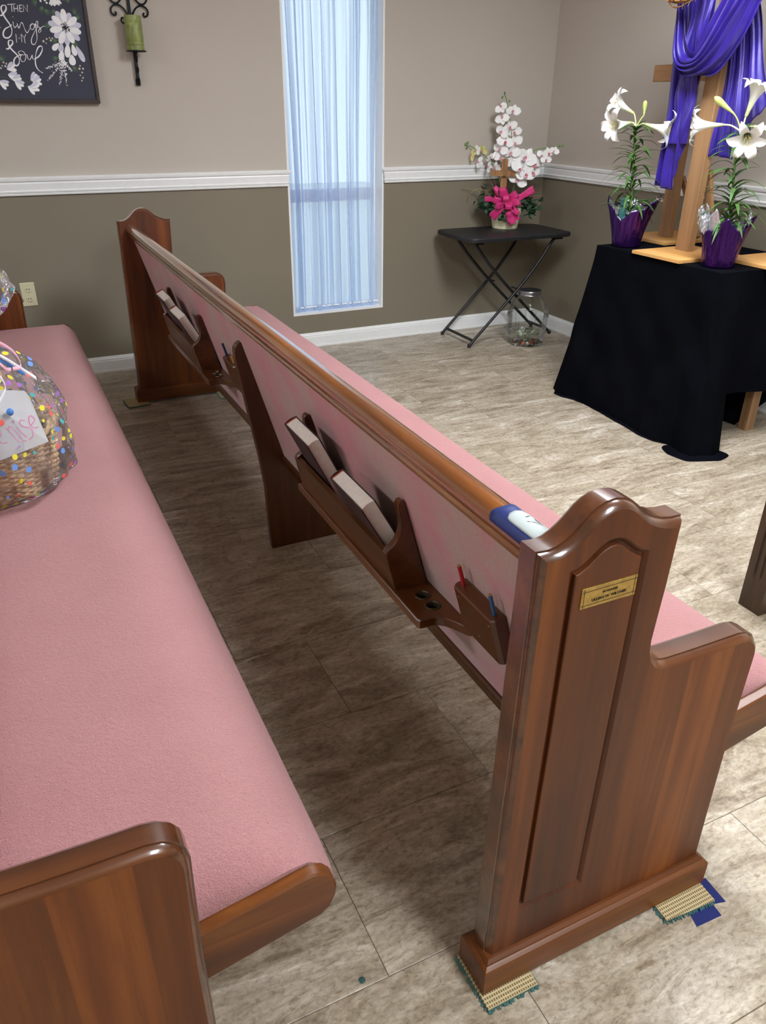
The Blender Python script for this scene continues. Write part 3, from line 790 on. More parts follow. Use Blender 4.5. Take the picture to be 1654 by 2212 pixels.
# ------------------------------------------------------------------ carpet squares and tape under the pew ends
def pad(label, cx, cy, sx, sy, rot=0.0):
    t = thing('carpet_pad', label, 'carpet piece', (cx, cy, 0), 'carpet scraps under the pew ends')
    Rm = Matrix.Rotation(rot, 3, 'Z')
    W = lambda x, y, z: Vector((cx, cy, 0)) + Rm @ Vector((x, y, z))
    b = MB(); b.loft([[W(x*(sx-d), y*(sy-d), z) for x, y in ((-1, -1), (1, -1), (1, 1), (-1, 1))] for d, z in ((.001, .0008), (0, .0075))]); 
    rg = random.Random(int(abs(cx*1000+cy*77)))
    for k in range(240):      # tufts around the edge
        s = rg.random(); side = k % 4
        x, y = ((s*2-1, -1), (s*2-1, 1), (-1, s*2-1), (1, s*2-1))[side]
        p = W(x*sx, y*sy, .006); o = Rm @ Vector((x if side > 1 else 0, y if side < 2 else 0, 0))*rg.uniform(.002, .0055)
        b.tube([p, p+o+Vector((0, 0, -.0045))], [.0012, .0007], 4)
    b.build('pile', CARPET_PILE, t)
    b = MB(); n = 9
    b.loft([[W(x*(sx-d), y*(sy-d), z) for x, y in ((-1, -1), (1, -1), (1, 1), (-1, 1))] for d, z in ((.0, .0075), (.0, .0105), (.0012, .0115))])
    b.build('backing', CARPET_BACK, t)
    return t
pad('carpet scrap under the near left corner of the near pew end', -2.904, -3.999, .053, .055, 0)
pad('carpet scrap under the near pew end beside the navy tape', -2.488, -4.032, .060, .034, radians(-4))
pad('carpet scrap under the far pew end, aisle corner', -2.957, -.628, .055, .062, radians(4))
pad('carpet scrap under the far pew end, front corner', -2.50, -.70, .034, .05)
def floor_tape(label, pts):
    b = MB(); cx = sum(p[0] for p in pts)/len(pts); cy = sum(p[1] for p in pts)/len(pts)
    b.loft([[(x, y, z) for x, y in pts] for z in (.0002, .0007)])
    tag(b.build('floor_tape', NAVY_TAPE, origin=(cx, cy, 0), smooth=False), label, 'tape', 'navy tape pieces by the near pew')
floor_tape('navy tape piece sticking out beyond the carpet scrap', [(-2.46, -4.012), (-2.402, -4.020), (-2.406, -4.078), (-2.432, -4.071), (-2.455, -4.05)])
floor_tape('navy tape piece in front of the carpet scrap', [(-2.486, -4.045), (-2.432, -4.05), (-2.437, -4.096), (-2.500, -4.093)])
b = MB(); rg = random.Random(2)
for k in range(14):
    a = rg.uniform(0, 6.28); r = .006
    b.tube([(-3.134+r*cos(a), -3.906+r*sin(a), .001), (-3.134, -3.906, .004), (-3.134+r*cos(a+2), -3.906+r*sin(a+2), .001)], .0012, 4)
tag(b.build('lint', plain('teal_lint', (58, 92, 88), 0.9), origin=(-3.134, -3.906, 0)), 'tiny teal tuft of lint on the floor tile joint', 'lint')
# ------------------------------------------------------------------ framed chalkboard-style picture on the back wall
PX1, PZ0, PX0, PZ1 = -2.839, 1.402, -3.47, 2.16
pic = thing('framed_picture', 'dark framed print with white flowers and hand lettering on the wall', 'picture', ((PX0+PX1)/2, 0, PZ0))
FRAME = plain('dark_walnut_frame', (58, 46, 40), 0.5, var=0.25, scale=40)
CHALK = plain('chalkboard_print', (60, 62, 78), 0.75, var=0.06, scale=4)
fw = .017
for nm, pts in (('frame_rail', [(PX0, PZ0), (PX1, PZ0), (PX1-fw, PZ0+fw), (PX0+fw, PZ0+fw)]), ('frame_rail', [(PX0, PZ1), (PX1, PZ1), (PX1-fw, PZ1-fw), (PX0+fw, PZ1-fw)]),
                ('frame_stile', [(PX1, PZ0), (PX1, PZ1), (PX1-fw, PZ1-fw), (PX1-fw, PZ0+fw)]), ('frame_stile', [(PX0, PZ0), (PX0, PZ1), (PX0+fw, PZ1-fw), (PX0+fw, PZ0+fw)])):
    b = MB(); b.prism(pts, XZ, [-.002, -.031, -.033], [0, 0, .0015]); b.build(nm, FRAME, pic, angle=25)
b = MB(); b.box(PX0+fw-.002, PX1-fw+.002, -.024, -.01, PZ0+fw-.002, PZ1-fw+.002); prt = b.build('print_panel', CHALK, pic, smooth=False)
CHALK_W = plain('chalk_white', (246, 246, 250), 0.8, var=0.03)
PET_A = plain('print_petal', (248, 248, 252), 0.8, var=0.06, scale=60)
PET_B = plain('print_petal_shade', (212, 212, 230), 0.8, var=0.06, scale=60)
PR_GREEN = plain('print_green', (92, 122, 88), 0.8, var=0.2, scale=60)
PR_DARK = plain('print_dark', (40, 40, 46), 0.8)
PR_GOLD = plain('print_cream', (216, 208, 188), 0.8)
STROKES={
  'T1' : [(-3.1944, 1.8105), (-3.1596, 1.8142)] ,
  'T2' : [(-3.1763, 1.8126), (-3.1796, 1.7826)] ,
  'H1' : [(-3.1677, 1.8081), (-3.1691, 1.7831)] ,
  'H2' : [(-3.1509, 1.8101), (-3.1533, 1.7838)] ,
  'H3' : [(-3.1683, 1.7956), (-3.1521, 1.7971)] ,
  'E1' : [(-3.1425, 1.8105), (-3.1442, 1.7842)] ,
  'E2' : [(-3.1426, 1.81), (-3.13, 1.8116)] ,
  'E3' : [(-3.1431, 1.798), (-3.1338, 1.7989)] ,
  'E4' : [(-3.1441, 1.7847), (-3.1328, 1.786)] ,
  'N1' : [(-3.1283, 1.7849), (-3.1258, 1.8118), (-3.1107, 1.7857), (-3.1074, 1.8142)] ,
  'S1' : [(-3.2349, 1.7651), (-3.2264, 1.7668), (-3.2164, 1.7759), (-3.204, 1.7902), (-3.2025, 1.8039), (-3.2113, 1.8072), (-3.2222, 1.8005), (-3.2241, 1.7843), (-3.2148, 1.7572), (-3.2006, 1.7327), (-3.195, 1.7126), (-3.2011, 1.6894), (-3.2176, 1.6761), (-3.2337, 1.6781), (-3.236, 1.6933), (-3.2241, 1.7115), (-3.2027, 1.7225), (-3.1914, 1.7305)] ,
  'i' : [(-3.1833, 1.7435), (-3.1836, 1.7283), (-3.1801, 1.7183), (-3.1683, 1.7289)] ,
  'dot' : [(-3.1799, 1.7633), (-3.18, 1.76)] ,
  'n' : [(-3.1668, 1.7366), (-3.1623, 1.7177), (-3.1501, 1.7372), (-3.144, 1.74), (-3.1404, 1.73), (-3.1342, 1.7047), (-3.1265, 1.7011), (-3.1148, 1.7182)] ,
  'g' : [(-3.0912, 1.7319), (-3.0984, 1.738), (-3.11, 1.7286), (-3.1097, 1.7159), (-3.1017, 1.7136), (-3.0908, 1.7268), (-3.086, 1.7373), (-3.0877, 1.6909), (-3.0936, 1.6674), (-3.1063, 1.6526), (-3.1169, 1.6562), (-3.1148, 1.6744), (-3.0985, 1.7008), (-3.0766, 1.7274)] ,
  's' : [(-3.0766, 1.7274), (-3.0732, 1.7455), (-3.0767, 1.7491), (-3.0824, 1.7412), (-3.0789, 1.7299), (-3.0667, 1.7201), (-3.0658, 1.7098), (-3.0741, 1.703), (-3.0772, 1.7094), (-3.0667, 1.7201), (-3.0507, 1.7297), (-3.0427, 1.7274)] ,
  'M1' : [(-3.1838, 1.6579), (-3.1808, 1.694), (-3.1698, 1.6726), (-3.157, 1.6949), (-3.1597, 1.66)] ,
  'Y1' : [(-3.155, 1.6911), (-3.1463, 1.6785), (-3.1365, 1.693)] ,
  'Y2' : [(-3.1463, 1.6785), (-3.1464, 1.6565)] ,
  'S2' : [(-3.2362, 1.6317), (-3.2268, 1.6307), (-3.2166, 1.6401), (-3.2028, 1.6534), (-3.2021, 1.6638), (-3.2097, 1.6674), (-3.2191, 1.6619), (-3.2211, 1.6451), (-3.2108, 1.6273), (-3.1948, 1.6096), (-3.1867, 1.5941), (-3.1889, 1.5756), (-3.2, 1.5622), (-3.2108, 1.5646), (-3.2129, 1.5777), (-3.2036, 1.5936), (-3.1846, 1.6046), (-3.1728, 1.6076)] ,
  'o' : [(-3.1728, 1.6076), (-3.181, 1.5942), (-3.1754, 1.5799), (-3.1638, 1.5815), (-3.1545, 1.6002), (-3.1594, 1.6184), (-3.1723, 1.6245), (-3.1832, 1.619), (-3.1808, 1.6099), (-3.1643, 1.6078), (-3.1471, 1.6096)] ,
  'u' : [(-3.1471, 1.6096), (-3.147, 1.5951), (-3.14, 1.5874), (-3.1289, 1.6009), (-3.1245, 1.6089), (-3.1247, 1.5931), (-3.1166, 1.5906)] ,
  'l' : [(-3.1166, 1.5906), (-3.0941, 1.6044), (-3.0772, 1.626), (-3.0728, 1.6419), (-3.0804, 1.6469), (-3.0933, 1.6387), (-3.1064, 1.6146), (-3.1143, 1.588), (-3.116, 1.5641), (-3.108, 1.5456), (-3.0903, 1.5325)] ,
  'dotl' : [(-3.2434, 1.7171), (-3.2409, 1.7159)] ,
}

yl = -.0246
bold = {'S1': .0052, 'S2': .0052, 'l': .0042, 'g': .003, 'n': .0028, 'i': .0026, 's': .0024, 'o': .0026, 'u': .0026}
b = MB()
for k, pts in STROKES.items():
    w = bold.get(k, .0027); p3 = [(x, yl, z) for x, z in pts]
    if len(pts) > 3 and k not in ('N1', 'M1', 'Y1'): p3 = smooth_path(p3, 5)
    p3 = [(p[0], yl-.00012-.00003*i, p[2]) for i, p in enumerate(p3)]
    ribbon(b, p3, (lambda u, w=w: w*(.55+.75*abs(sin(3*u*pi+.5)))) if k in bold else w, (0, -1, 0))
b.build('lettering', CHALK_W, prt, fix=False)
LAY = [0]
def blob(b, c, d, L, W, y, mi=0, n=14, tipk=.55):
    """painted petal: ellipse-like outline from base c along d"""
    LAY[0] += 1; y = y-.00003*(LAY[0] % 40)
    d = Vector((d[0], 0, d[1])).normalized(); s = Vector((-d.z, 0, d.x)); C0 = Vector((c[0], y, c[1])); pts = []
    for k in range(n):
        a = 2*pi*k/n; t = (1-cos(a))/2
        pts.append(C0 + d*(L*t) + s*(W/2*sin(a)*(t**.35 if t > 0 else 0)*1.1))
    b.add(pts, [tuple(range(n))], mi)
b = MB(); fc = (-2.9525, 1.7271); yo = yl
for k in range(14):
    a = 2*pi*k/14+.2; blob(b, (fc[0]+.006*cos(a), fc[1]+.006*sin(a)), (cos(a), sin(a)), .072-.004*(k % 3), .031, yo-(.0003 if k % 2 else .0001), k % 2 == 0)
b.build('print_anemone', [PET_A, PET_B], prt, fix=False)
b = MB(); rg = random.Random(4)
for k in range(60):
    a = rg.uniform(0, 6.28); r = .021*sqrt(rg.random()); s = .003
    p = (fc[0]+r*cos(a), fc[1]+r*sin(a)); ribbon(b, [(p[0]-s*cos(a), yl-.0018-.00001*k, p[1]-s*sin(a)), (p[0]+s*cos(a), yl-.0018-.00001*k, p[1]+s*sin(a))], .0022, (0, -1, 0))
b.build('print_flower_centre', PR_DARK, prt, fix=False)
b = MB()
for i, (c, d, L, W) in enumerate([((-2.9935, 1.661), (-.75, -.65), .044, .027), ((-2.9800, 1.664), (-.3, -1), .043, .028), ((-2.952, 1.662), (-.2, -1), .062, .032), ((-2.932, 1.659), (.15, -1), .050, .028), ((-2.915, 1.654), (.4, -1), .075, .029), ((-2.982, 1.632), (-.35, -1), .046, .03), ((-2.942, 1.616), (-.05, -1), .048, .036)]):
    blob(b, c, d, L, W, yl-.0001-.00005*i, 1 if i % 3 == 1 else 0)
b.build('print_bell_flowers', [PET_A, PET_B], prt, fix=False)
b = MB()
def dots(c0, c1, n, s0, s1, spread):
    for k in range(n):
        t = rg.random(); x = c0[0]+(c1[0]-c0[0])*t + rg.gauss(0, spread*(1-t*.7)); z = c0[1]+(c1[1]-c0[1])*t + rg.gauss(0, spread*(1-t*.7)); s = s0+(s1-s0)*t
        LAY[0] += 1; yd = yl-.0014-.00001*(LAY[0] % 200)
        b.add([(x+s*cos(a), yd, z+s*sin(a)) for a in [2*pi*q/6 for q in range(6)]], [(0, 1, 2, 3, 4, 5)])
root = (-2.985, 1.585)
for e in ((-3.073, 1.5515), (-3.075, 1.5015), (-3.022, 1.4825), (-2.989, 1.477), (-2.953, 1.545)): dots(root, e, 80, .0026, .0012, .006)
dots((-3.035, 1.85), (-2.93, 1.86), 120, .005, .005, .014); dots((-2.998, 1.83), (-2.96, 1.83), 60, .005, .005, .012)
b.build('print_spray_blossom', PET_A, prt, fix=False)
b = MB()
for (x, z) in [(-3.0462, 1.6773), (-3.0324, 1.6825), (-3.0198, 1.6808), (-3.0283, 1.6722), (-3.0624, 1.6671), (-3.0515, 1.6596), (-2.9109, 1.5675), (-2.9154, 1.5551), (-2.8986, 1.5555), (-2.9052, 1.5389), (-2.9163, 1.5264), (-2.9052, 1.5156), (-2.9127, 1.5031), (-3.2591, 1.5739), (-3.2476, 1.5689), (-3.2677, 1.5593), (-3.254, 1.5583), (-3.2751, 1.5499)]:
    s = rg.uniform(.0028, .0052); b.add([(x+s*cos(a), yl-.0003, z+s*sin(a)) for a in [2*pi*q/10 for q in range(10)]], [tuple(range(10))])
b.build('print_berries', PR_GOLD, prt, fix=False)
b = MB()
for (x, z, a0) in [(-3.25, 1.545, .3), (-3.25, 1.523, -.3), (-3.295, 1.495, -.6), (-3.235, 1.505, -.1), (-3.225, 1.497, -.7), (-3.152, 1.50, .5), (-3.145, 1.495, .1), (-3.17, 1.475, -.6), (-3.16, 1.472, 0)]:
    for da in (-.35, .15, .5): blob(b, (x, z), (cos(a0+da), sin(a0+da)), .044, .018, yl-.0002-.00005*da, 0 if da < .3 else 1)
b.build('print_buds', [PET_A, PET_B], prt, fix=False)
b = MB()
for (x, z, a0) in [(-3.0621, 1.83, 3.6), (-3.04, 1.81, 4.2), (-2.901, 1.785, 1.3), (-2.895, 1.765, .8), (-3.02, 1.73, 2.9), (-3.0, 1.672, 3.2), (-2.975, 1.665, 3.6), (-2.93, 1.66, -.2), (-2.92, 1.83, 1.7), (-3.01, 1.60, 3.4), (-2.945, 1.565, -1.0), (-3.275, 1.585, .3), (-3.03, 1.80, 5.2), (-2.99, 1.80, 4.4)]:
    for k in range(7):
        a = a0+(k-3)*.22; L = .034-.003*abs(k-3)
        yk = yl-.00003*k
        ribbon(b, [(x, yk, z), (x+L*.5*cos(a), yk, z+L*.5*sin(a)), (x+L*cos(a+.2), yk, z+L*sin(a+.2))], lambda u: .0032*(1-u)+.0004, (0, -1, 0))
for pts in ([(-3.30, 1.512), (-3.25, 1.508), (-3.21, 1.49), (-3.14, 1.497)], [(-3.24, 1.505), (-3.20, 1.48), (-3.17, 1.468)]): ribbon(b, smooth_path([(x, yl, z) for x, z in pts]), .0012, (0, -1, 0))
b.build('print_greenery', PR_GREEN, prt, fix=False)

for o_ in prt.children:
    if o_.name.startswith('print_'): o_['kind'] = 'stuff'
# ------------------------------------------------------------------ iron wall sconce with green pillar candle
sx, sy = -2.634, -.066
sc = thing('wall_sconce', 'black iron scroll wall sconce holding a green pillar candle', 'sconce', (sx, 0, 1.47))
b = MB()
b.box(sx-.007, sx+.007, -.012, -.004, 1.50, 2.06)
b.box(sx-.011, sx+.011, -.016, -.002, 1.486, 1.515)
bracket = b.build('back_bar', IRON, sc, smooth=False)
def scroll(pts): 
    bb = MB(); bb.tube(smooth_path(pts, 6), .0042, 7); return bb
for s in (-1, 1):
    P = lambda x, z: (sx+s*x, -.012, z)
    scroll([P(.012, 1.795), P(.03, 1.822), P(.055, 1.836), P(.078, 1.830), P(.090, 1.814), P(.086, 1.796), P(.073, 1.790), P(.066, 1.799), P(.071, 1.806)]).build('scroll', IRON, bracket)
    scroll([P(.012, 1.895), P(.03, 1.866), P(.055, 1.843), P(.078, 1.846), P(.092, 1.868), P(.088, 1.892), P(.072, 1.898), P(.064, 1.888)]).build('scroll', IRON, bracket)
b = MB(); b.tube([(sx, -.01, 1.625), (sx, -.035, 1.622), (sx, sy, 1.632)], .005); b.box(sx-.006, sx+.006, -.03, -.012, 1.52, 1.64)
b.build('lower_arm', IRON, sc)
for z in (1.60, 1.555, 1.505):
    b = MB(); b.tube(smooth_path([(sx+.0, -.012, z+.014), (sx+.002, -.03, z+.010), (sx+.002, -.034, z-.002), (sx+.001, -.024, z-.010)], 4), .0058, 7); b.build('curl', IRON, sc)
b = MB(); b.tube(smooth_path([(sx-.03, -.03, 1.755), (sx-.047, -.045, 1.758), (sx-.053, -.05, 1.768), (sx-.048, -.052, 1.779), (sx-.041, -.05, 1.776)], 5), .0036, 7); b.build('curl', IRON, sc)
b = MB(); b.lathe([(.0001, 1.632), (.046, 1.6335), (.050, 1.637), (.0495, 1.639), (.03, 1.637), (.0001, 1.637)], 32, (sx, sy, 0)); b.build('drip_plate', IRON, sc)
CANDLE = (lambda t: t)(NT('olive_green_wax'))
vv = CANDLE.coords((1, 1, .5)); CANDLE.color(CANDLE.ramp(CANDLE.noise(vv, 26, 5, .6, 1), [(0.3, srgb(108, 116, 56)), (0.55, srgb(140, 150, 86)), (0.75, srgb(160, 172, 112))])); CANDLE.set(Roughness=0.45, Subsurface_Weight=.1, Subsurface_Radius=(.01, .01, .005))
b = MB(); R = .0415
b.lathe([(.0001, 1.6385), (R, 1.6385), (R, 1.658), (R-.001, 1.660), (R, 1.662), (R, 1.672), (R-.0008, 1.674), (R, 1.676), (R, 1.756), (R-.0012, 1.758), (R, 1.760), (R, 1.784), (R-.002, 1.789), (R-.012, 1.786), (.0001, 1.780)], 40, (sx, sy, 0))
cd = b.build('pillar_candle', CANDLE.m, sc)
b = MB(); b.tube([(sx, sy, 1.780), (sx+.001, sy, 1.792)], .0011, 6); b.build('wick', BLACK_INK, cd)

# ------------------------------------------------------------------ folding tray table
tx0, tx1, ty0, ty1, tz = -.865, -.09, -.508, -.048, .69
tt = thing('tray_table', 'black folding tray table in the corner carrying the flower arrangement', 'table', ((tx0+tx1)/2, (ty0+ty1)/2, 0))
def rrect(x0, x1, y0, y1, r, n=7):
    out = []
    for cx, cy, a0 in ((x1-r, y0+r, -pi/2), (x1-r, y1-r, 0), (x0+r, y1-r, pi/2), (x0+r, y0+r, pi)):
        out += [(cx+r*cos(a0+pi/2*k/n), cy+r*sin(a0+pi/2*k/n)) for k in range(n+1)]
    return out
rc = rrect(tx0, tx1, ty0, ty1, .06)
b = MB(); b.loft([[(x, y, z) for x, y in (inset(rc, d) if d else rc)] for z, d in ((tz-.026, .006), (tz-.022, .0), (tz-.006, 0), (tz-.001, .003), (tz, .008))])
b.build('tabletop', BLACK_TOP, tt, angle=30)
xl, xr = -.794, -.10
def leg_pair(y_in, flip):
    for y in (ty0+.065+y_in, ty1-.04-y_in):
        pts = [(xl, y, .012), (xl+.36, y, .36), (xl+.50, y, .52), (xl+.575, y, .625), (xl+.625, y, .668)] if not flip else [(xr, y, .012), (xr-.36, y, .335), (xr-.52, y, .49), (xr-.62, y, .60), (xr-.67, y, .666)]
        b = MB(); b.tube(smooth_path(pts, 5), .0095, 10); lg = b.build('leg', BLACK_METAL, tt)
        b = MB(); f = pts[0]; b.lathe([(.0001, 0), (.012, 0), (.0125, .012), (.011, .02), (.0001, .02)], 12, (f[0], f[1], .0)); b.build('foot_cap', BLACK_TOP, lg)
    x = xl if not flip else xr; s = 1 if not flip else -1
    y0, y1 = ty0+.065+y_in, ty1-.04-y_in
    b = MB(); b.box(x+s*.03-.008, x+s*.03+.008, y0, y1, .034, .046); b.build('cross_bar', BLACK_METAL, tt, smooth=False)
leg_pair(0, False); leg_pair(.07, True)
for y in (ty0+.1, ty1-.075):
    b = MB(); b.tube([(-.445, y-.04, .348), (-.445, y+.04, .348)], .005, 8); b.build('pivot_bolt', BLACK_METAL, tt)
for x in (xl+.625, xr-.67):
    for y in (ty0+.065, ty1-.07): MB().box(x-.03, x+.03, y-.014, y+.03, tz-.045, tz-.024).build('leg_bracket', BLACK_TOP, tt, smooth=False)

# ------------------------------------------------------------------ glass jar with money
jx, jy = -.389, -.500
JR = [(.0001, .0), (.104, .0), (.114, .006), (.119, .02), (.120, .06), (.124, .075), (.126, .085), (.129, .15), (.132, .175), (.134, .185), (.1345, .20), (.131, .215), (.126, .235), (.116, .265), (.102, .290), (.086, .306), (.074, .313), (.069, .318), (.068, .332)]
jar = thing('glass_jar', 'large barrel shaped glass jar with metal lid on the floor, holding money', 'jar', (jx, jy, 0))
inner = [(max(.0001, r-.004), z+.004) for r, z in JR[:-1]]+[(.064, .332)]
b = MB(); b.lathe(JR, 56, (jx, jy, .0005))
for zz in (.085, .185): b.lathe([(.1245 if zz < .1 else .1335, zz-.004), (.128 if zz < .1 else .1372, zz), (.1245 if zz < .1 else .1335, zz+.004)], 56, (jx, jy, .0005))
for k in range(12):
    a = 2*pi*k/12; b.tube([(jx+.1250*cos(a), jy+.1250*sin(a), .088), (jx+.1300*cos(a), jy+.1300*sin(a), .14), (jx+.1335*cos(a), jy+.1335*sin(a), .18)], .0022, 6)
b.build('jar_body', GLASS, jar)
LID = plain('lid_tin', (168, 168, 172), 0.28, 0.95, 0.06); LIDTOP = plain('lid_top', (60, 60, 62), 0.5, 0.6)
b = MB(); b.lathe([(.0695, .320), (.0725, .320), (.0735, .323), (.0715, .327), (.0715, .338), (.0735, .341), (.0735, .346), (.0705, .350)], 48, (jx, jy, 0)); b.lathe([(.0705, .350), (.066, .348), (.0001, .349)], 48, (jx, jy, 0), 1)
b.build('lid', [LID, LIDTOP], jar)
COPPER = plain('copper_coin', (176, 108, 74), 0.4, 0.7, 0.15); NICKEL = plain('nickel_coin', (150, 146, 138), 0.4, 0.8, 0.1)
BILL = (lambda t: t)(NT('bank_note')); vv = BILL.coords(); BILL.color(BILL.ramp(BILL.noise(vv, 45, 4, .7), [(0.36, srgb(104, 116, 96)), (0.5, srgb(176, 182, 160)), (0.66, srgb(214, 214, 192))])); BILL.set(Roughness=0.8)
rg = random.Random(12)
cproto = {}
where = ['against the near wall of the jar', 'at the left of the jar bottom', 'in the middle of the coins', 'at the right of the jar bottom', 'under the folded notes', 'at the back of the jar']
view = math.atan2(-4.68+.463, -3.475+.379)
for k in range(16):
    cop = k % 3 != 2
    b = MB(); r = .0115 if cop else .013
    b.lathe([(.0001, 0), (r-.0006, 0), (r, .0005), (r, .0013), (r-.0006, .0018), (r-.0016, .0014), (.0001, .0014)], 20)
    a = view + (k-7.5)*.26; rad = .092 if k < 12 else .05
    tl_ = rg.uniform(.5, 1.15) if k < 12 else rg.uniform(.1, .4)
    Mx = Matrix.Rotation(a, 4, 'Z') @ Matrix.Rotation(tl_, 4, 'Y')
    z = .007 + r*sin(tl_)+.002+ (.012 if k % 4 == 1 else 0)
    o = b.build('coin', COPPER if cop else NICKEL, origin=(0, 0, 0)); 
    o.matrix_world = Matrix.Translation((jx+rad*cos(a), jy+rad*sin(a), z)) @ Mx
    tag(o, ('copper' if cop else 'nickel coloured') + ' coin lying at the bottom of the glass jar', 'coin', 'copper coins in the jar' if cop else 'nickel coins in the jar')
lab = ['crumpled bank note standing at the left side inside the jar', 'folded bank note leaning in the middle of the jar', 'bank note curled at the right side inside the jar', 'flat bank note lying over the coins in the jar', 'rolled bank note upright at the back of the jar', 'bank note edge leaning down towards the near side of the jar']
spec = [(-.062, -.03, .062, .5, .8), (.002, -.065, .06, 1.7, .9), (.062, -.03, .064, 2.6, .8), (.0, .0, .036, .2, .1), (-.03, .055, .07, 1.1, 1.0), (.035, .045, .074, 2.3, .9)]
for k, (dx, dy, z, rz, rx) in enumerate(spec):
    b = MB(); L, W_ = .078, .046
    ph_ = rg.uniform(0, 6)
    b.grid(lambda u, v: ((u-.5)*L*.82, (v-.5)*W_, .010*sin(u*7+ph_)+.006*sin(v*6+u*3+ph_)+ .02*(u-.5)**2), 18, 8)
    o = b.build('bank_note', BILL.m, origin=(0, 0, 0), fix=False, solid=.0004)
    ev = Vector((cos(view-pi/2), sin(view-pi/2), 0)); fv = Vector((-cos(view), -sin(view), 0))
    p = Vector((jx, jy, z)) + ev*(-dx)*.8 + fv*dy*.8
    o.matrix_world = Matrix.Translation(p) @ Matrix.Rotation(rz, 4, 'Z') @ Matrix.Rotation(rx, 4, 'X')
    tag(o, lab[k], 'bank note', 'bank notes in the jar')
# ------------------------------------------------------------------ silk flower arrangement on the tray table
fa = Vector((-.403, -.170, tz))
arr = thing('flower_arrangement', 'silk orchids, small wooden cross and magenta bow in a cream pot on the tray table', 'flowers', tuple(fa))
EH = Vector((.828, -.561, 0)); VW = Vector((-.561, -.828, 0))      # across the view / towards the pews
def A(e, v, z): p = Vector((fa.x, fa.y, 0))+EH*e+VW*v; return Vector((p.x, p.y, z))
def Q(x, y, z, v=0.0): return Vector((x, y, z))+VW*v
b = MB(); b.lathe([(.0001, 0), (.069, 0), (.073, .004), (.085, .086), (.090, .088), (.092, .093), (.096, .128), (.095, .132), (.089, .132), (.086, .112), (.0001, .108)], 40, tuple(fa)); b.v = [(fa.x+(x-fa.x)*1.12, fa.y+(y-fa.y)*1.12, z) for x, y, z in b.v]; b.build('pot', CREAM_POT, arr)
# pebble-like moss at the top of the pot
b = MB(); b.ell(fa+Vector((0, 0, .112)), (.076, .076, .03), 20, 10); b.build('moss', IVY, arr)
# rustic cross
cx = A(-.027, .02, 0)
def cbox(b, e0, e1, v0, v1, z0, z1): b.box(e0, e1, -v1, -v0, z0, z1, M=Matrix.Translation((fa.x, fa.y, 0)) @ Matrix((EH, -VW, (0, 0, 1))).transposed().to_4x4())
b = MB(); cbox(b, -.047, -.008, -.012, .022, .80, 1.107); cu_ = b.build('wooden_cross_upright', TWIG, arr, smooth=False)
b = MB(); cbox(b, -.112, .050, .014, .038, 1.006, 1.040); cbar = b.build('wooden_cross_bar', TWIG, arr, smooth=False)
for pth in ([(-.047, .041, 1.045), (-.008, .041, 1.0)], [(-.008, .041, 1.045), (-.047, .041, 1.0)], [(-.085, .04, 1.042), (-.081, .04, 1.004)], [(.025, .04, 1.042), (.029, .04, 1.004)]):
    b = MB(); b.tube([A(*q) for q in pth], .002, 5); b.build('twine', GRASS_TAN, cbar)
# orchid sprays
def pet(b, C, M_, ang, L, W, cup, mi=0, nu=7, nv=5):
    R_ = Matrix.Rotation(ang, 3, 'Z')
    def fn(u, v):
        t = v; w = W*(sin(pi*min(1, .06+t*.94))**.62)*.5
        p = R_ @ Vector((w*(2*u-1), L*t, cup*(t*t) - cup*.8*(2*u-1)**2*.4 + .25*cup*sin(pi*t)))
        return M_ @ p + C
    b.grid(fn, nu, nv, mi=mi)
rf = random.Random(21)
OP = {}
def orchid(parent, C, face, s, roll, yellow=False):
    """one blossom: five petals and a lip; petals are sub-parts"""
    s *= 1.2
    M_ = basis(face, (0, 0, 1)); M_ = Matrix((M_.col[1], M_.col[0], M_.col[2])).transposed(); M_ = M_ @ Matrix.Rotation(roll, 3, 'Z')
    b = MB()
    for a, L, W in ((pi, .9, .62), (2*pi/5.4, .9, .6), (-2*pi/5.4, .9, .6)): pet(b, C - M_.col[2]*.002, M_, a+pi, L*s*.95, W*s, -.12*s)
    for a in (1.5, -1.5): pet(b, C + M_.col[2]*.001, M_, a, 1.05*s, 1.0*s, -.16*s)
    o = b.build('orchid_blossom', ORCHID if not yellow else ORCHID_YEL, parent, fix=False, angle=180)
    b = MB(); pet(b, C + M_.col[2]*.004, M_, pi, .42*s, .3*s, .24*s); pet(b, C+M_.col[2]*.004, M_, pi-.9, .2*s, .16*s, .2*s); pet(b, C+M_.col[2]*.004, M_, pi+.9, .2*s, .16*s, .2*s)
    b.ell(C+M_.col[2]*.006*s/.05, .09*s, 8, 6)
    b.build('lip', ORCHID_LIP, o, fix=False, angle=180)
spr = [('flower_stem', [A(-.01, 0, .82), A(-.02, -.01, 1.05), A(.0, 0, 1.25), Q(-.417, -.155, 1.336), Q(-.432, -.145, 1.412), Q(-.452, -.132, 1.47)]),
       ('flower_stem', [A(.02, 0, .82), A(.05, .01, 1.0), Q(-.335, -.21, 1.10), Q(-.27, -.255, 1.16), Q(-.19, -.31, 1.175), Q(-.142, -.343, 1.185)]),
       ('flower_stem', [A(-.02, 0, .82), A(-.05, .01, .97), Q(-.473, -.117, 1.047), Q(-.523, -.083, 1.112), Q(-.59, -.04, 1.165), Q(-.633, -.008, 1.183)])]
stems = []
for nm, pts in spr:
    b = MB(); b.tube(smooth_path(pts, 6), .0028, 7); stems.append(b.build(nm, STEM, arr))
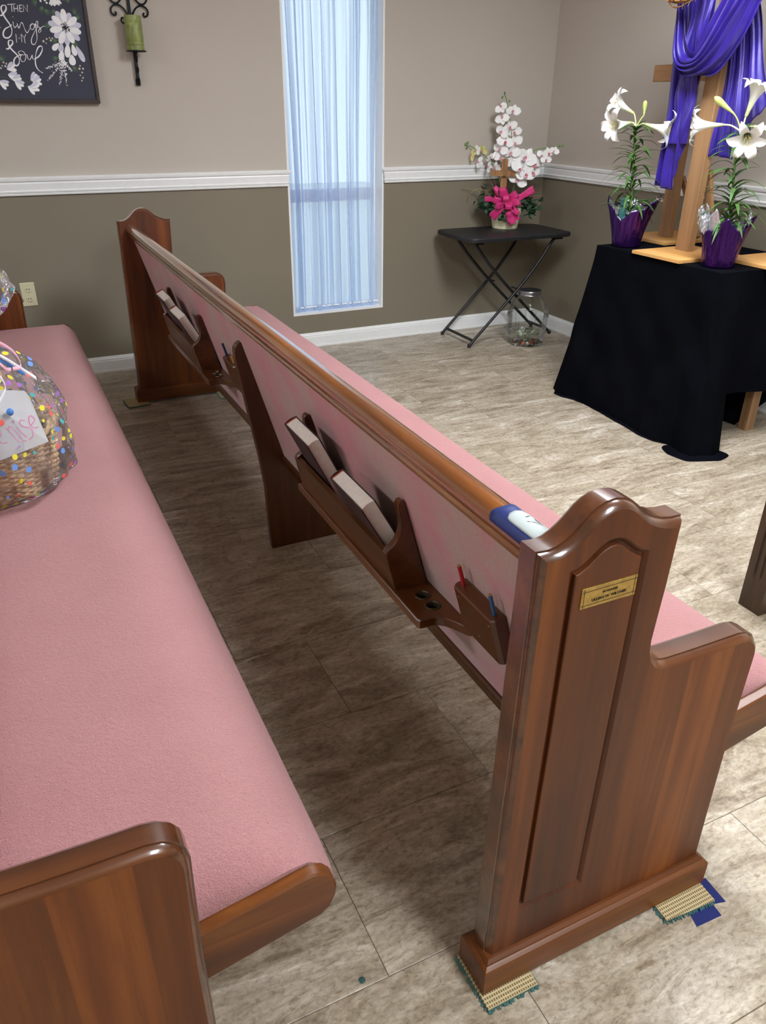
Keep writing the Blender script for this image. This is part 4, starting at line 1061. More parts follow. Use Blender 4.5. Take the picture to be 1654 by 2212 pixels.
F1 = [((-.465, -.122, 1.398), .034, 2.6), ((-.402, -.168, 1.378), .040, .1), ((-.455, -.13, 1.338), .038, 2.9), ((-.41, -.16, 1.29), .040, -.4), ((-.452, -.132, 1.262), .042, .6),
      ((-.385, -.176, 1.262), .038, -.2), ((-.43, -.146, 1.205), .047, .2), ((-.378, -.182, 1.20), .044, -.6), ((-.452, -.132, 1.165), .046, .4), ((-.395, -.172, 1.145), .050, 0), ((-.45, -.133, 1.115), .046, .3), ((-.382, -.18, 1.095), .045, -.3)]
for (c, s, rl) in F1: orchid(stems[0], Q(*c, .018+rf.uniform(-.01, .014)), VW + EH*rf.uniform(-.5, .5) + Vector((0, 0, rf.uniform(-.1, .5))), s, rl)
F2 = [((-.318, -.225, 1.118), .052, .4), ((-.275, -.252, 1.082), .050, -.5), ((-.345, -.206, 1.05), .048, .7), ((-.31, -.228, 1.02), .046, 0), ((-.35, -.2, .985), .045, .5), ((-.278, -.25, 1.03), .044, -.4),
      ((-.238, -.278, 1.128), .032, .8), ((-.205, -.30, 1.145), .036, -.2), ((-.176, -.32, 1.158), .028, .3), ((-.214, -.294, 1.108), .03, 0)]
for i, (c, s, rl) in enumerate(F2): orchid(stems[1], Q(*c, .03+rf.uniform(-.01, .012)), VW + EH*rf.uniform(-.3, .6) + Vector((0, 0, rf.uniform(-.1, .45))), s*(1.2 if i < 6 else 1), rl)
F3 = [((-.598, -.033, 1.128), .032, 1.2), ((-.56, -.06, 1.085), .030, 1.8), ((-.507, -.094, 1.06), .030, 1.5), ((-.545, -.07, 1.155), .030, .4), ((-.50, -.10, 1.115), .032, -.5), ((-.575, -.05, 1.155), .028, .9), ((-.472, -.117, 1.058), .036, .3)]
for i, (c, s, rl) in enumerate(F3): orchid(stems[2], Q(*c, .012), VW*.6 - EH*rf.uniform(.2, 1.2) + Vector((0, 0, rf.uniform(-.3, .5))), s, rl, i in (0, 3))
for st, pts in ((stems[0], [(-.452, -.132, 1.475), (-.462, -.126, 1.452), (-.425, -.15, 1.432)]), (stems[1], [(-.135, -.346, 1.187), (-.15, -.337, 1.186)]), (stems[2], [(-.638, -.004, 1.187), (-.625, -.012, 1.196), (-.63, -.01, 1.165)])):
    for q in pts:
        b = MB(); b.ell(q, (.006, .006, .0085), 10, 8); b.build('orchid_bud', STEM, st)
# magenta bow: loops and tails of stiff ribbon
def bow_strip(pts, w, side, name='ribbon_loop'):
    P_ = smooth_path(pts, 7); S_ = Vector(side).normalized()*w/2; b = MB(); n = len(P_)-1
    b.grid(lambda u, v: P_[min(n, round(v*n))] + S_*(2*u-1)*(1+.12*sin(v*9)), 4, n)
    return b.build(name, MAGENTA, arr, fix=False, angle=180, solid=.0012)
K = A(.0, .085, .855)
def off(e, v, z): return K + EH*e + VW*v + Vector((0, 0, z))
loops = [((-.062, .035, .078), .045, (.55, .0, -.5)), ((-.03, .05, .082), .046, (.9, 0, .2)), ((-.075, .03, .02), .044, (.3, .2, 1)), ((-.055, .06, -.012), .045, (.2, .2, 1)), ((.055, .045, .055), .048, (.6, 0, -.75)), ((.075, .05, .012), .046, (.4, .2, -1)),
         ((.06, .06, -.045), .050, (.8, 0, -.5)), ((-.005, .068, .035), .044, (1, 0, .1)), ((.015, .07, -.02), .046, (1, 0, .0))]
for (tip, w, sd) in loops:
    t_ = Vector(tip); side = EH*sd[0]+VW*sd[1]+Vector((0, 0, sd[2]))
    tp = K+EH*t_.x+VW*t_.y+Vector((0, 0, t_.z)); d = (tp-K); nrm = d.cross(side).normalized()*.02
    bow_strip([K, K+d*.45+nrm, tp+nrm*.7, tp+d*.08, tp-nrm*.7, K+d*.45-nrm, K+VW*.004], w, side)
for pts, w, sd in (([K, off(.07, .03, .03), off(.115, .01, .055), off(.165, .0, .085)], .042, (.35, 0, -1)), ([K, off(-.07, .03, .012), off(-.105, .01, .02), off(-.142, 0, .018)], .032, (.1, 0, 1)),
                   ([K, off(-.03, .045, -.03), off(-.065, .04, -.062), off(-.085, .03, -.09)], .05, (.75, 0, -.6)), ([K, off(.02, .05, -.05), off(.03, .045, -.085), off(.048, .045, -.125)], .046, (1, 0, .4)), ([K, off(.05, .05, -.04), off(.06, .04, -.075), off(.075, .035, -.1)], .04, (1, 0, .3))):
    bow_strip(pts, w, EH*sd[0]+VW*sd[1]+Vector((0, 0, sd[2])), 'ribbon_tail')
# ivy leaves at both sides, dried grass blades
def ivy_mesh():
    b = MB(); o = [(0, 0), (.010, -.004), (.017, .004), (.012, .011), (.010, .018), (0, .030), (-.010, .018), (-.012, .011), (-.017, .004), (-.010, -.004)]
    b.add([(x, y, .004*(1-abs(x)/.017)-.006*(y/.03)**2) for x, y in o]+[(0, .01, .005)], [(i, (i+1) % 10, 10) for i in range(10)]); return b
iv = ivy_mesh().build('ivy_leaf', IVY, arr, fix=False, angle=180, local=True)
iv.location = (0, 0, .2); firsti = True
for cl, n, rad in ((A(-.12, .05, .84), 46, .06), (A(.155, .06, .83), 52, .058), (A(-.10, -.01, .90), 26, .06), (A(.10, .0, .87), 24, .06), (A(.0, .11, .79), 9, .035), (A(.02, .115, .75), 5, .015), (A(-.02, .11, .76), 5, .016)):
    for k in range(n):
        o = iv if firsti else iv.copy()
        if not firsti: col.objects.link(o); o.parent = arr
        firsti = False
        p = cl + Vector((rf.gauss(0, rad*.55), rf.gauss(0, rad*.55), rf.gauss(0, rad*.5)))
        p.z = max(p.z, tz+.015)
        s = rf.uniform(.8, 1.5)
        o.matrix_local = Matrix.Translation(p-Vector(fa)) @ Matrix.Rotation(rf.uniform(0, 6.28), 4, 'Z') @ Matrix.Rotation(rf.uniform(-1.2, 1.2), 4, 'X') @ Matrix.Scale(s, 4)
for pts, m_ in (([A(-.06, .0, .84), A(-.12, 0, .905), A(-.19, .0, .925), A(-.235, 0, .90), A(-.25, 0, .855)], GRASS_TAN), ([A(-.06, 0, .83), A(-.16, -.0, .90), A(-.26, -.0, .925), A(-.32, .0, .91), A(-.335, 0, .865)], GRASS_TAN)):
    b = MB(); b.tube(smooth_path(pts, 8), .0022, 5); b.build('tendril', m_, arr)
for k in range(26):
    left = k < 16; e = -.05 if left else .07
    a = rf.uniform(.1, 1.35) if left else rf.uniform(.0, 1.0); L = rf.uniform(.13, .24)
    dx = (-cos(a) if left else cos(a)); base = A(e, rf.uniform(-.02, .05), .835)
    vv_ = rf.uniform(-.08, .06)
    p1 = base+EH*dx*L*.5+VW*vv_*.5+Vector((0, 0, L*.5*sin(a)+.01)); p2 = base+EH*dx*L+VW*vv_+Vector((0, 0, L*sin(a)*.85-.02))
    if p2.y > -.02: continue
    b = MB(); b.tube(smooth_path([base, p1, p2], 5), [.0026*(1-i/10.5) for i in range(11)], 4); b.build('grass_blade', GRASS_RED if k % 3 else GRASS_TAN, arr)
# ------------------------------------------------------------------ altar table under a black cloth
TX0, TX1, TY0, TY1, TZ = -.765, -.13, -2.318, -1.525, .80
al = thing('altar_table', 'plain wooden table hidden under the black cloth, one leg showing', 'table', ((TX0+TX1)/2, (TY0+TY1)/2, 0))
MB().box(TX0+.006, TX1-.006, TY0+.006, TY1-.006, TZ-.03, TZ-.004).build('tabletop', PINE, al, smooth=False)
for (x, y) in ((-.315, -2.262), (-.70, -2.262), (-.70, -1.585), (-.2, -1.585)):
    MB().box(x, x+.055, y, y+.045, 0, TZ-.03).build('leg', PINE, al, smooth=False)
cl = MB(); rg = random.Random(9)
per = []        # perimeter going front edge (far->near), near edge, back edge, far edge
def addseg(p, q, n, tag_):
    for k in range(n): per.append((p[0]+(q[0]-p[0])*k/n, p[1]+(q[1]-p[1])*k/n, tag_, k/n))
addseg((TX0, TY1), (TX0, TY0), 70, 'f'); addseg((TX0, TY0), (TX1, TY0), 60, 'n'); addseg((TX1, TY0), (TX1, TY1), 40, 'b'); addseg((TX1, TY1), (TX0, TY1), 50, 'l')
NP = len(per)
def lerp(a, b, t): return a+(b-a)*t
def interp(tb, s):
    for (s0, v0), (s1, v1) in zip(tb[:-1], tb[1:]):
        if s0 <= s <= s1:
            t = (s-s0)/(s1-s0) if s1 > s0 else 0
            t = t*t*(3-2*t); return tuple(lerp(a, b, t) for a, b in zip(v0, v1)) if isinstance(v0, tuple) else lerp(v0, v1, t)
    return tb[-1][1]
# floor line of the hem: (x, y) by position along each side
FR = [(0, (-.80, -1.355)), (.06, (-.832, -1.42)), (.13, (-.822, -1.49)), (.22, (-.792, -1.56)), (.40, (-.788, -1.75)), (.55, (-.80, -1.90)), (.70, (-.822, -2.06)), (.80, (-.812, -2.17)), (.87, (-.784, -2.245)), (.94, (-.800, -2.32)), (1, (-.795, -2.40))]
def skirt(i, t):
    x, y, tg, s = per[i % NP]
    z = TZ*(1-t)
    rip = 0.0
    if tg == 'f':
        bx, by = interp(FR, s); zb = 0.001
    elif tg == 'n':
        if s < .24: bx, by, zb = interp([(0, (-.795, -2.40, .001)), (.10, (-.715, -2.425, .001)), (.20, (-.640, -2.40, .001)), (.24, (-.63, -2.36, .001))], s)
        else: bx, by, zb = interp([(.24, (-.63, -2.36, .02)), (.29, (-.605, -2.335, .255)), (.6, (-.36, -2.333, .235)), (.8, (-.24, -2.345, .225)), (1, (-.10, -2.335, .27))], s)
    elif tg == 'b':
        bx, by, zb = interp([(0, (-.105, -2.33, .27)), (.12, (-.31, -2.19, .004)), (.5, (-.34, -1.95, .002)), (.85, (-.34, -1.65, .002)), (1, (-.33, -1.42, .002))], s)
    else:
        bx, by, zb = interp([(0, (-.33, -1.42, .002)), (.5, (-.56, -1.40, .002)), (.9, (-.75, -1.375, .002)), (1, (-.80, -1.355, .002))], s)
    e = t**1.15
    px = x+(bx-x)*e; py = y+(by-y)*e; pz = TZ+(zb-TZ)*t
    # folds: horizontal displacement that grows downwards
    k = i*2*pi/NP
    if tg in 'fl':
        d = (.010*sin(i*.16+1.0)+.004*sin(i*.41+t*2))*t**1.4*(1-.35*t)
        if tg == 'f': px += d*.9
        else: py -= d
    else:
        d = (.008*sin(i*.28)+.003*sin(i*.6+1))*t**1.3
        if tg == 'n': py += d*(.4 if s < .24 else 1)
        else: px += d*.6
    if tg == 'f':
        px += (.007*sin(t*11+i*.17)*sin(i*.11+2)+.004*sin(t*17-i*.29+1.3))*(t*(1-t)*4)
        pz += .0
    return (px, py, pz)
NT_ = 26
rings = [[skirt(i, j/NT_) for i in range(NP)] for j in range(NT_+1)]
cl.loft(rings, False, False)
cl.add([(p[0], p[1], TZ) for p in per], [tuple(range(NP))])
# puddle of cloth on the floor at the near front corner and along the hem
def pud(i0, i1, ext, hh):
    n = i1-i0; vs = []
    for k in range(n+1):
        p = Vector(skirt(i0+k, 1.0)); w = sin(pi*k/n)**.6
        d = Vector(ext(k/n))*w
        up = Vector((0, 0, hh*w))
        vs += [p, p+d*.35+up, p+d*.8+up*.8, p+d+Vector((0, 0, .0015)), p+d*.6+Vector((0, 0, .001))]
    fs = [(5*k+j, 5*k+j+1, 5*k+5+j+1, 5*k+5+j) for k in range(n) for j in range(4)]
    cl.add(vs, fs)
pud(60, 84, lambda s: (lerp(-.13, .05, s), lerp(.03, -.10, s), 0), .014)
pud(2, 20, lambda s: (-.02, .012, 0), .012)
pud(22, 60, lambda s: (-.022, -.01, 0), .010)
tcl = cl.build('black_tablecloth', BLACK_CLOTH, origin=((TX0+TX1)/2, (TY0+TY1)/2, TZ), angle=80, fix=True)
tag(tcl, 'black cloth draped over the altar table down to the floor', 'tablecloth')

# ------------------------------------------------------------------ wooden crosses on plywood bases
def cross(label, bx0, bx1, by0, by1, xf, yc, w, d, ztop, bar_z0, bar_z1, half, brace=None, z0=TZ+.001):
    t = thing('wooden_cross', label, 'cross', ((bx0+bx1)/2, (by0+by1)/2, z0), 'wooden crosses on the altar table')
    b = MB(); b.loft([[(x, y, z) for x, y in ((bx0+e, by0+e), (bx1-e, by0+e), (bx1-e, by1-e), (bx0+e, by1-e))] for z, e in ((z0, .001), (z0+.001, 0), (z0+.014, 0), (z0+.015, .001))]); b.build('base_board', PLY, t, angle=20)
    zb = z0+.015
    def beam(x0, x1, y0, y1, za, zc, nm, m_):
        b = MB(); e = .0025
        if nm == 'post': b.loft([[(x, y, z) for x, y in ((x0+e, y0), (x1-e, y0), (x1, y0+e), (x1, y1-e), (x1-e, y1), (x0+e, y1), (x0, y1-e), (x0, y0+e))] for z in (za, zc)])
        else: b.loft([[(x, y, z) for x, z in ((x0+e, za), (x1-e, za), (x1, za+e), (x1, zc-e), (x1-e, zc), (x0+e, zc), (x0, zc-e), (x0, za+e))] for y in (y0, y1)])
        return b.build(nm, m_, t, angle=25)
    beam(xf, xf+d, yc-w/2, yc+w/2, zb, ztop, 'post', PINE)
    beam(xf+d, xf+2*d, yc-half, yc+half, bar_z0, bar_z1, 'crossbar', PINE_Y)
    if brace:
        b = MB(); (p, q, wd) = brace
        p = Vector(p); q = Vector(q); dd = (q-p).normalized(); sd = Vector((0, -dd.z, dd.y)).normalized()*wd; ex = Vector((.02, 0, 0))
        b.loft([[r+sd+ex*0, r-sd+ex*0, r-sd+ex, r+sd+ex] for r in (p, q)]); b.build('brace', PINE, t, angle=20)
    return t
cross('tall central wooden cross on a plywood base, draped in purple satin', -.775, -.405, -2.085, -1.785, -.575, -1.892, .082, .04, 2.12, 1.90, 1.985, .31, ((-.515, -1.90, 1.16), (-.47, -1.955, .835), .018))
cross('shorter wooden cross behind the left lily, near the wall', -.475, -.105, -1.68, -1.37, -.345, -1.527, .072, .04, 1.76, 1.522, 1.595, .285, ((-.295, -1.535, 1.10), (-.29, -1.70, .83), .012))
cross('wooden cross on a plywood base at the right edge of the table', -.525, -.155, -2.385, -2.09, -.40, -2.285, .072, .04, 1.74, 1.522, 1.595, .2)

# ------------------------------------------------------------------ purple satin over the tall cross
dr = thing('purple_drape', 'purple satin cloth hung over the arms of the tall cross', 'drape', (-.58, -1.89, 1.06))
def tail(fn_hem, ya, yb, xbase, ztop, folds, amp, seed, name, yb_top=None):
    r_ = random.Random(seed); p1, p2 = r_.uniform(0, 6), r_.uniform(0, 6)
    def fn(u, v):
        zh = fn_hem(u); z = ztop+(zh-ztop)*v
        y0 = ya; y1 = (yb if yb_top is None else lerp(yb_top, yb, v))
        y = lerp(y0, y1, u) + .008*sin(v*5+u*9)*v
        a = amp*(.45+.55*v)
        x = xbase + a*(sin(u*folds*2*pi+p1+.6*sin(v*3))+.45*sin(u*folds*4.6*pi+p2)+.25*sin(u*31+v*4)) + .006*sin(v*11+u*3)
        return (x, y, z)
    b = MB(); b.grid(fn, 110, 60); return b.build(name, SATIN, dr, fix=False, angle=180, solid=.0012)
hemL = lambda u: interp([(0, 1.135), (.10, 1.085), (.16, 1.083), (.62, 1.070), (.68, 1.12), (.80, 1.20), (.86, 1.258), (1, 1.262)], u)
tail(hemL, -1.664, -1.834, -.592, 1.99, 3.4, .011, 3, 'drape_left_tail', -1.86)
tail(lambda u: interp([(0, 1.262), (1, 1.264)], u), -1.730, -1.836, -.608, 1.60, 2.0, .008, 14, 'drape_left_overfold')
hemR = lambda u: interp([(0, 1.213), (.3, 1.225), (.55, 1.214), (.62, 1.24), (.9, 1.385), (1, 1.45)], u)
tail(hemR, -1.898, -2.175, -.548, 1.99, 4.2, .011, 8, 'drape_right_tail', -1.945)
S_ = [[(-1.735, 1.811), (-1.76, 1.733), (-1.786, 1.665), (-1.826, 1.616), (-1.852, 1.626), (-1.877, 1.675), (-1.906, 1.736), (-1.931, 1.78)],
 [(-1.717, 1.813), (-1.738, 1.709), (-1.754, 1.63), (-1.782, 1.587), (-1.816, 1.58), (-1.868, 1.594), (-1.92, 1.658), (-1.967, 1.744), (-1.99, 1.79)],
 [(-1.727, 1.736), (-1.738, 1.644), (-1.754, 1.598), (-1.786, 1.571), (-1.843, 1.569), (-1.9, 1.59), (-1.954, 1.656), (-2.005, 1.734), (-2.043, 1.785)],
 [(-1.731, 1.657), (-1.744, 1.604), (-1.764, 1.577), (-1.794, 1.554), (-1.856, 1.55), (-1.918, 1.582), (-1.977, 1.64), (-2.028, 1.715), (-2.078, 1.782)],
 [(-1.737, 1.617), (-1.754, 1.582), (-1.779, 1.549), (-1.809, 1.53), (-1.876, 1.534), (-1.943, 1.558), (-2.005, 1.604), (-2.055, 1.682), (-2.099, 1.78)],
 [(-1.744, 1.604), (-1.766, 1.568), (-1.79, 1.538), (-1.821, 1.53), (-1.893, 1.531), (-1.941, 1.525), (-1.989, 1.544), (-2.041, 1.605), (-2.09, 1.683), (-2.131, 1.778)]]
def resample(c, n):
    P_ = smooth_path([(p[0], p[1], 0) for p in c], 8); L = [0]
    for a, b_ in zip(P_[:-1], P_[1:]): L.append(L[-1]+(b_-a).length)
    out = []
    for k in range(n+1):
        s = L[-1]*k/n; i = max(j for j in range(len(L)) if L[j] <= s+1e-9); i = min(i, len(P_)-2)
        f = (s-L[i])/max(1e-9, L[i+1]-L[i]); out.append(P_[i].lerp(P_[i+1], min(1, f)))
    return out
# carry the curves on up to the crossbar, out of the photograph
ext = []
for k, c in enumerate(S_):
    l = c[0]; r = c[-1]
    lead = [(-1.70-.012*k, 1.99), (-1.712-.006*k, 1.88)] if k < 2 else [(-1.70, 1.99), (-1.71, 1.85)]
    ext.append(lead + c + [(r[0]-.05, r[1]+.10), (-2.0-.04*k, 1.99)])
NS = 64
RS = [resample(c, NS) for c in ext]
def swag(u, v):
    k = v*(len(RS)-1); i = min(len(RS)-2, int(k)); f = k-i
    p = RS[i][round(u*NS)].lerp(RS[i+1][round(u*NS)], f)
    w = sin(pi*u)
    x = -.640 - .030*sin(pi*min(1, v*1.02))*(.4+.6*w) - (.012*cos(2*pi*k) + .004*sin(4.4*pi*k+u*6))*(.35+.65*w) + .05*(v-.45)*w*.3
    return (x, p.x, p.y)
b = MB(); b.grid(swag, NS, 60); b.build('drape_swag', SATIN, dr, fix=False, angle=180, solid=.0012)
# inner hollow of the swag behind the front edge
tail(lambda u: interp([(0, 1.60), (.5, 1.585), (1, 1.64)], u), -1.72, -1.86, -.622, 1.99, 2.2, .010, 31, 'drape_inner_fold', -1.845)
b = MB(); b.grid(lambda u, v: (-.60+.085*u, lerp(-1.66, -2.2, v), 1.99+.004*sin(v*40)), 6, 60); b.build('drape_over_arm', SATIN, dr, fix=False, angle=180, solid=.0012)

# vine wreath hung on the tall cross, only its lowest twigs reach the photograph
wr = thing('vine_wreath', 'tangled brown vine wreath at the top of the tall draped cross', 'wreath', (-.70, -1.79, 1.79)); r_ = random.Random(5)
for k in range(34):
    R0 = .095+r_.gauss(0, .011); pz = r_.gauss(0, .010); a0 = r_.uniform(0, 6.28); L = r_.uniform(2.2, 5.6); tl_ = r_.uniform(-.12, .12)
    pts = []
    for i in range(26):
        a = a0+L*i/25; R = R0+.008*sin(5*a+k); pts.append((-.712+pz+.012*sin(3*a+k)+tl_*R*cos(a)*.3, -1.788+R*cos(a), 1.905+R*sin(a)))
    b = MB(); b.tube(pts, .0028, 5); b.build('vine', TWIG, wr)
for k in range(12):
    a = -pi/2+r_.uniform(-.9, .9); p = Vector((-.715, -1.788+.1*cos(a), 1.905+.105*sin(a)))
    b = MB(); b.tube(smooth_path([p, p+Vector((r_.uniform(-.01, .01), r_.uniform(-.012, .012), -.012)), p+Vector((r_.uniform(-.015, .015), r_.uniform(-.02, .02), r_.uniform(-.045, -.018)))], 4), [.0014*(1-i/9) + .0003 for i in range(9)], 4); b.build('twig', GRASS_TAN, wr)

# ------------------------------------------------------------------ potted lilies
def leaf_mesh(L, W, rise, droop, nm):
    b = MB(); n = 12
    def fn(u, v):
        t = v; w = W*(sin(pi*(.10+.90*t))**.8)*.5*(1 if t < .98 else .4)
        x = L*t*(1-.08*t); z = rise*L*t - droop*L*t*t
        s = 2*u-1
        return (x, s*w, z+.25*w*abs(s))
    b.grid(fn, 4, n); return b
TEPAL = [(.0055, 0), (.0075, .02), (.0105, .042), (.0155, .066), (.024, .088), (.037, .106), (.052, .116), (.065, .116), (.074, .107), (.079, .096)]
def tepal_mesh(W):
    b = MB(); n = 18
    wid = [.006, .0075, .010, .0145, .020, .0235, .022, .016, .008, .0008]
    def fn(u, v):
        k = v*(len(TEPAL)-1); i = min(len(TEPAL)-2, int(k)); f = k-i
        r = lerp(TEPAL[i][0], TEPAL[i+1][0], f); z = lerp(TEPAL[i][1], TEPAL[i+1][1], f); w = lerp(wid[i], wid[i+1], f)*W
        s = 2*u-1; a = s*min(w/r, .60)
        rr = r*(1-.0*s*s) + .0012*sin(s*3)*0
        zz = z + .10*w*s*s - .0015*(1-abs(s))*(1 if v > .4 else 0)
        return (rr*cos(a), rr*sin(a), zz)
    b.grid(fn, 6, n); return b
_first = {}
def inst(key, maker, name, mats, parent, M_):
    if key not in _first:
        o = maker().build(name, mats, parent, fix=False, angle=180, local=True); _first[key] = o.data
    else:
        o = bpy.data.objects.new(name, _first[key]); col.objects.link(o); o.parent = parent; ORIGIN[o] = ORIGIN[parent]
    o.matrix_local = M_
    return o
def lily_flower(plant, stem_pt, base, direction, s, roll=0.0):
    d = Vector(direction).normalized(); M_ = basis(d).to_4x4() @ Matrix.Rotation(roll, 4, 'Z'); base = Vector(base); O = Vector(ORIGIN[plant])
    b = MB(); b.tube(smooth_path([stem_pt, Vector(stem_pt).lerp(base, .55)+Vector((0, 0, .008)), base, base+d*.012*s], 5), [.0032]*15+[.0052*s], 8)
    b.lathe([(.0042*s, .0), (.0058*s, .008*s), (.0074*s, .025*s), (.0100*s, .045*s)], 12, tuple(base), M=M_.to_3x3())
    fl = b.build('lily_flower', LILY_GREEN, plant)
    L0 = Matrix.Translation(base-O) @ M_ @ Matrix.Scale(s, 4)
    for k in range(6):
        inst('tepal%d' % (k % 2), lambda k=k: tepal_mesh(1.0 if k % 2 else .82), 'petal', LILY_WHITE, fl, L0 @ Matrix.Rotation(k*pi/3, 4, 'Z') @ Matrix.Scale(1.0 if k % 2 else .985, 4))
    def sb():
        b = MB(); b.tube([(0, 0, .02), (.001, 0, .07), (.004, 0, .108)], .0012, 5); return b
    for k in range(5):
        st = inst('stamen', sb, 'stamen', LILY_GREEN, fl, L0 @ Matrix.Rotation(k*2*pi/5+.3, 4, 'Z') @ Matrix.Rotation(.075, 4, 'Y'))
        def an():
            b = MB(); b.ell((.0045, 0, .109), (.0016, .0055, .0018), 8, 6); return b
        inst('anther', an, 'anther', ANTHER, fl, L0 @ Matrix.Rotation(k*2*pi/5+.3, 4, 'Z') @ Matrix.Rotation(.09, 4, 'Y'))
    return fl
def lily_bud(plant, stem_pt, base, tip, r=.011):
    base = Vector(base); tip = Vector(tip); d = tip-base; L = d.length; M_ = basis(d)
    b = MB(); b.tube(smooth_path([stem_pt, Vector(stem_pt).lerp(base, .6)+Vector((0, 0, .006)), base], 5), .0028, 7)
    b.lathe([(.003, 0), (r*.45, L*.18), (r*.7, L*.42), (r, L*.72), (r*.92, L*.86), (r*.5, L*.96), (.0003, L)], 12, tuple(base), M=M_)
    b.build('lily_bud', BUD_GREEN, plant)
def lily_leaves(plant, path, n, seed, tab, s0=0.0, yaw0=0.0):
    rr_ = random.Random(seed); P_ = smooth_path(path, 12); O = Vector(ORIGIN[plant])
    for k in range(n):
        t = k/(n-1); t = s0+(1-s0)*t**tab
        p = P_[min(len(P_)-1, int(t*(len(P_)-1)))]
        a = yaw0+k*2.399+rr_.uniform(-.25, .25)
        L = lerp(.165, .115, t)*rr_.uniform(.82, 1.12); W = lerp(.0150, .021, t)
        v_ = rr_.randrange(3); 
        Mx = Matrix.Translation(p-O) @ Matrix.Rotation(a, 4, 'Z') @ Matrix.Rotation(rr_.uniform(-.35, .12), 4, 'Y') @ Matrix.Diagonal((L/.1, W/.012, L/.1, 1))
        inst('leaf%d' % v_, lambda v_=v_: leaf_mesh(.1, .012, (.50, .72, .30)[v_], (.62, .98, .32)[v_], ''), 'leaf', LEAF, plant, Mx)
def foil_wrap(plant, cx, cy, z0, r0, r1, peaks, base_h, name, m_, lift=0.0, seed=0, rag=.004):
    """pleated foil cone with pointed flaps; peaks: list of (angle, width, extra height, extra flare)"""
    rr_ = random.Random(seed); p1 = rr_.uniform(0, 6); nu = 120
    def fn(u, v):
        a = 2*pi*u; h = base_h; fl = 0
        for (pa, pw, ph_, pf) in peaks:
            d = abs((a-pa+pi) % (2*pi)-pi); w = max(0, 1-d/pw); h += ph_*w; fl += pf*w
        h += rag*.6*sin(a*9+p1)+rag*.4*sin(a*21)
        z = h*v; q = z/base_h
        r = r0+(r1-r0)*(q**1.25 if q > 0 else 0)+fl*max(0, v-.35)**1.4 - lift
        r += (.0030*sin(a*7+p1+v*2)+.0016*sin(a*17-v*3)+.0012*sin(a*31+v*5))*min(1, q*1.5+.25)
        return (cx+r*cos(a), cy+r*sin(a), z0+z)
    b = MB(); b.grid(fn, nu, 22, True); return b.build(name, m_, plant, fix=False, angle=75, solid=.0006)
# --- left lily
L1 = thing('potted_lily', 'white lily in purple foil at the far left of the altar table', 'plant', (-.655, -1.605, TZ+.001), 'potted lilies on the altar table')
vyaw = math.atan2(-4.6755+1.605, -3.475+.655)     # towards the pews
left = vyaw - pi/2; right = vyaw + pi/2
foil_wrap(L1, -.655, -1.605, TZ+.001, .066, .098, [(left-.25, .8, .055, .012), (right, .95, .07, .035), (vyaw+.9, .6, .012, .0), (vyaw+pi, .8, .05, .0), (vyaw-.45, .5, -.05, 0)], .170, 'foil_wrap', PURPLE_FOIL, seed=1)
foil_wrap(L1, -.655, -1.605, TZ+.003, .060, .094, [(left-.2, .7, .045, .012), (right, .8, .055, .03), (vyaw+pi, .8, .05, 0), (vyaw-.45, .5, -.05, 0)], .168, 'foil_liner', CRUMPLED, lift=.003, seed=4, rag=.006)
b = MB(); b.lathe([(.0001, .003), (.052, .003), (.062, .13), (.066, .13), (.066, .14), (.060, .14), (.058, .125), (.0001, .12)], 32, (-.655, -1.605, TZ+.001)); b.build('grower_pot', CARDBOARD, L1)
b = MB(); b.box(-.0, .03, -.001, .001, 0, .11, M=Matrix.Translation((-.70, -1.578, TZ+.11)) @ Matrix.Rotation(vyaw+pi/2+.3, 4, 'Z')); b.build('plant_tag', CARDBOARD, L1, smooth=False)
b = MB(); cr = Vector((-.578, -1.688, 1.018))
for k in range(9):
    p = cr+Vector((random.uniform(-.012, .022), random.uniform(-.03, .01), random.uniform(-.012, .014))); b.ell(p, (random.uniform(.008, .014), random.uniform(.006, .012), random.uniform(.005, .009)), 8, 5, M=Matrix.Rotation(random.uniform(0, 3), 3, 'X'))
b.build('foil_crumple', SILVER, L1, smooth=False)
p1 = [(-.655, -1.605, .92), (-.662, -1.603, 1.02), (-.668, -1.597, 1.119), (-.672, -1.594, 1.189), (-.678, -1.588, 1.258), (-.680, -1.586, 1.325)]
b = MB(); b.tube(smooth_path(p1, 6), [.0062-.0022*i/30 for i in range(31)], 9); b.build('stem', STEM, L1)
lily_leaves(L1, p1, 74, 3, 1.5, .08)
top = p1[-1]
ER = Vector((cos(right), sin(right), 0)); EV = Vector((cos(vyaw), sin(vyaw), 0)); UPV = Vector((0, 0, 1))
def at(c, e, v, z): return Vector((c[0], c[1], 0))+ER*e+EV*v+UPV*z
c1 = (-.655, -1.605)
lily_flower(L1, top, (-.693, -1.572, 1.383), -ER*.92+EV*.30+UPV*.50, .98, .2)
lily_flower(L1, top, at(c1, -.058, .012, 1.345), -ER*.75+EV*.72-UPV*.10, 1.02, .6)
lily_flower(L1, top, at(c1, .010, .045, 1.340), ER*.92+EV*.32-UPV*.20, 1.05, .1)
lily_bud(L1, top, (-.661, -1.604, 1.374), (-.663, -1.603, 1.437), .0105)
for a, rx in ((right+.2, -.9), (left+.5, .1), (right-.5, -.75), (left-.3, -.15), (vyaw, -.3), (right+.6, -.1)):
    inst('leaf0', None, 'leaf', LEAF, L1, Matrix.Translation(Vector(top)-Vector((0, 0, .012))-Vector(ORIGIN[L1])) @ Matrix.Rotation(a, 4, 'Z') @ Matrix.Rotation(rx, 4, 'Y') @ Matrix.Diagonal((.8, 1.5, .8, 1)))
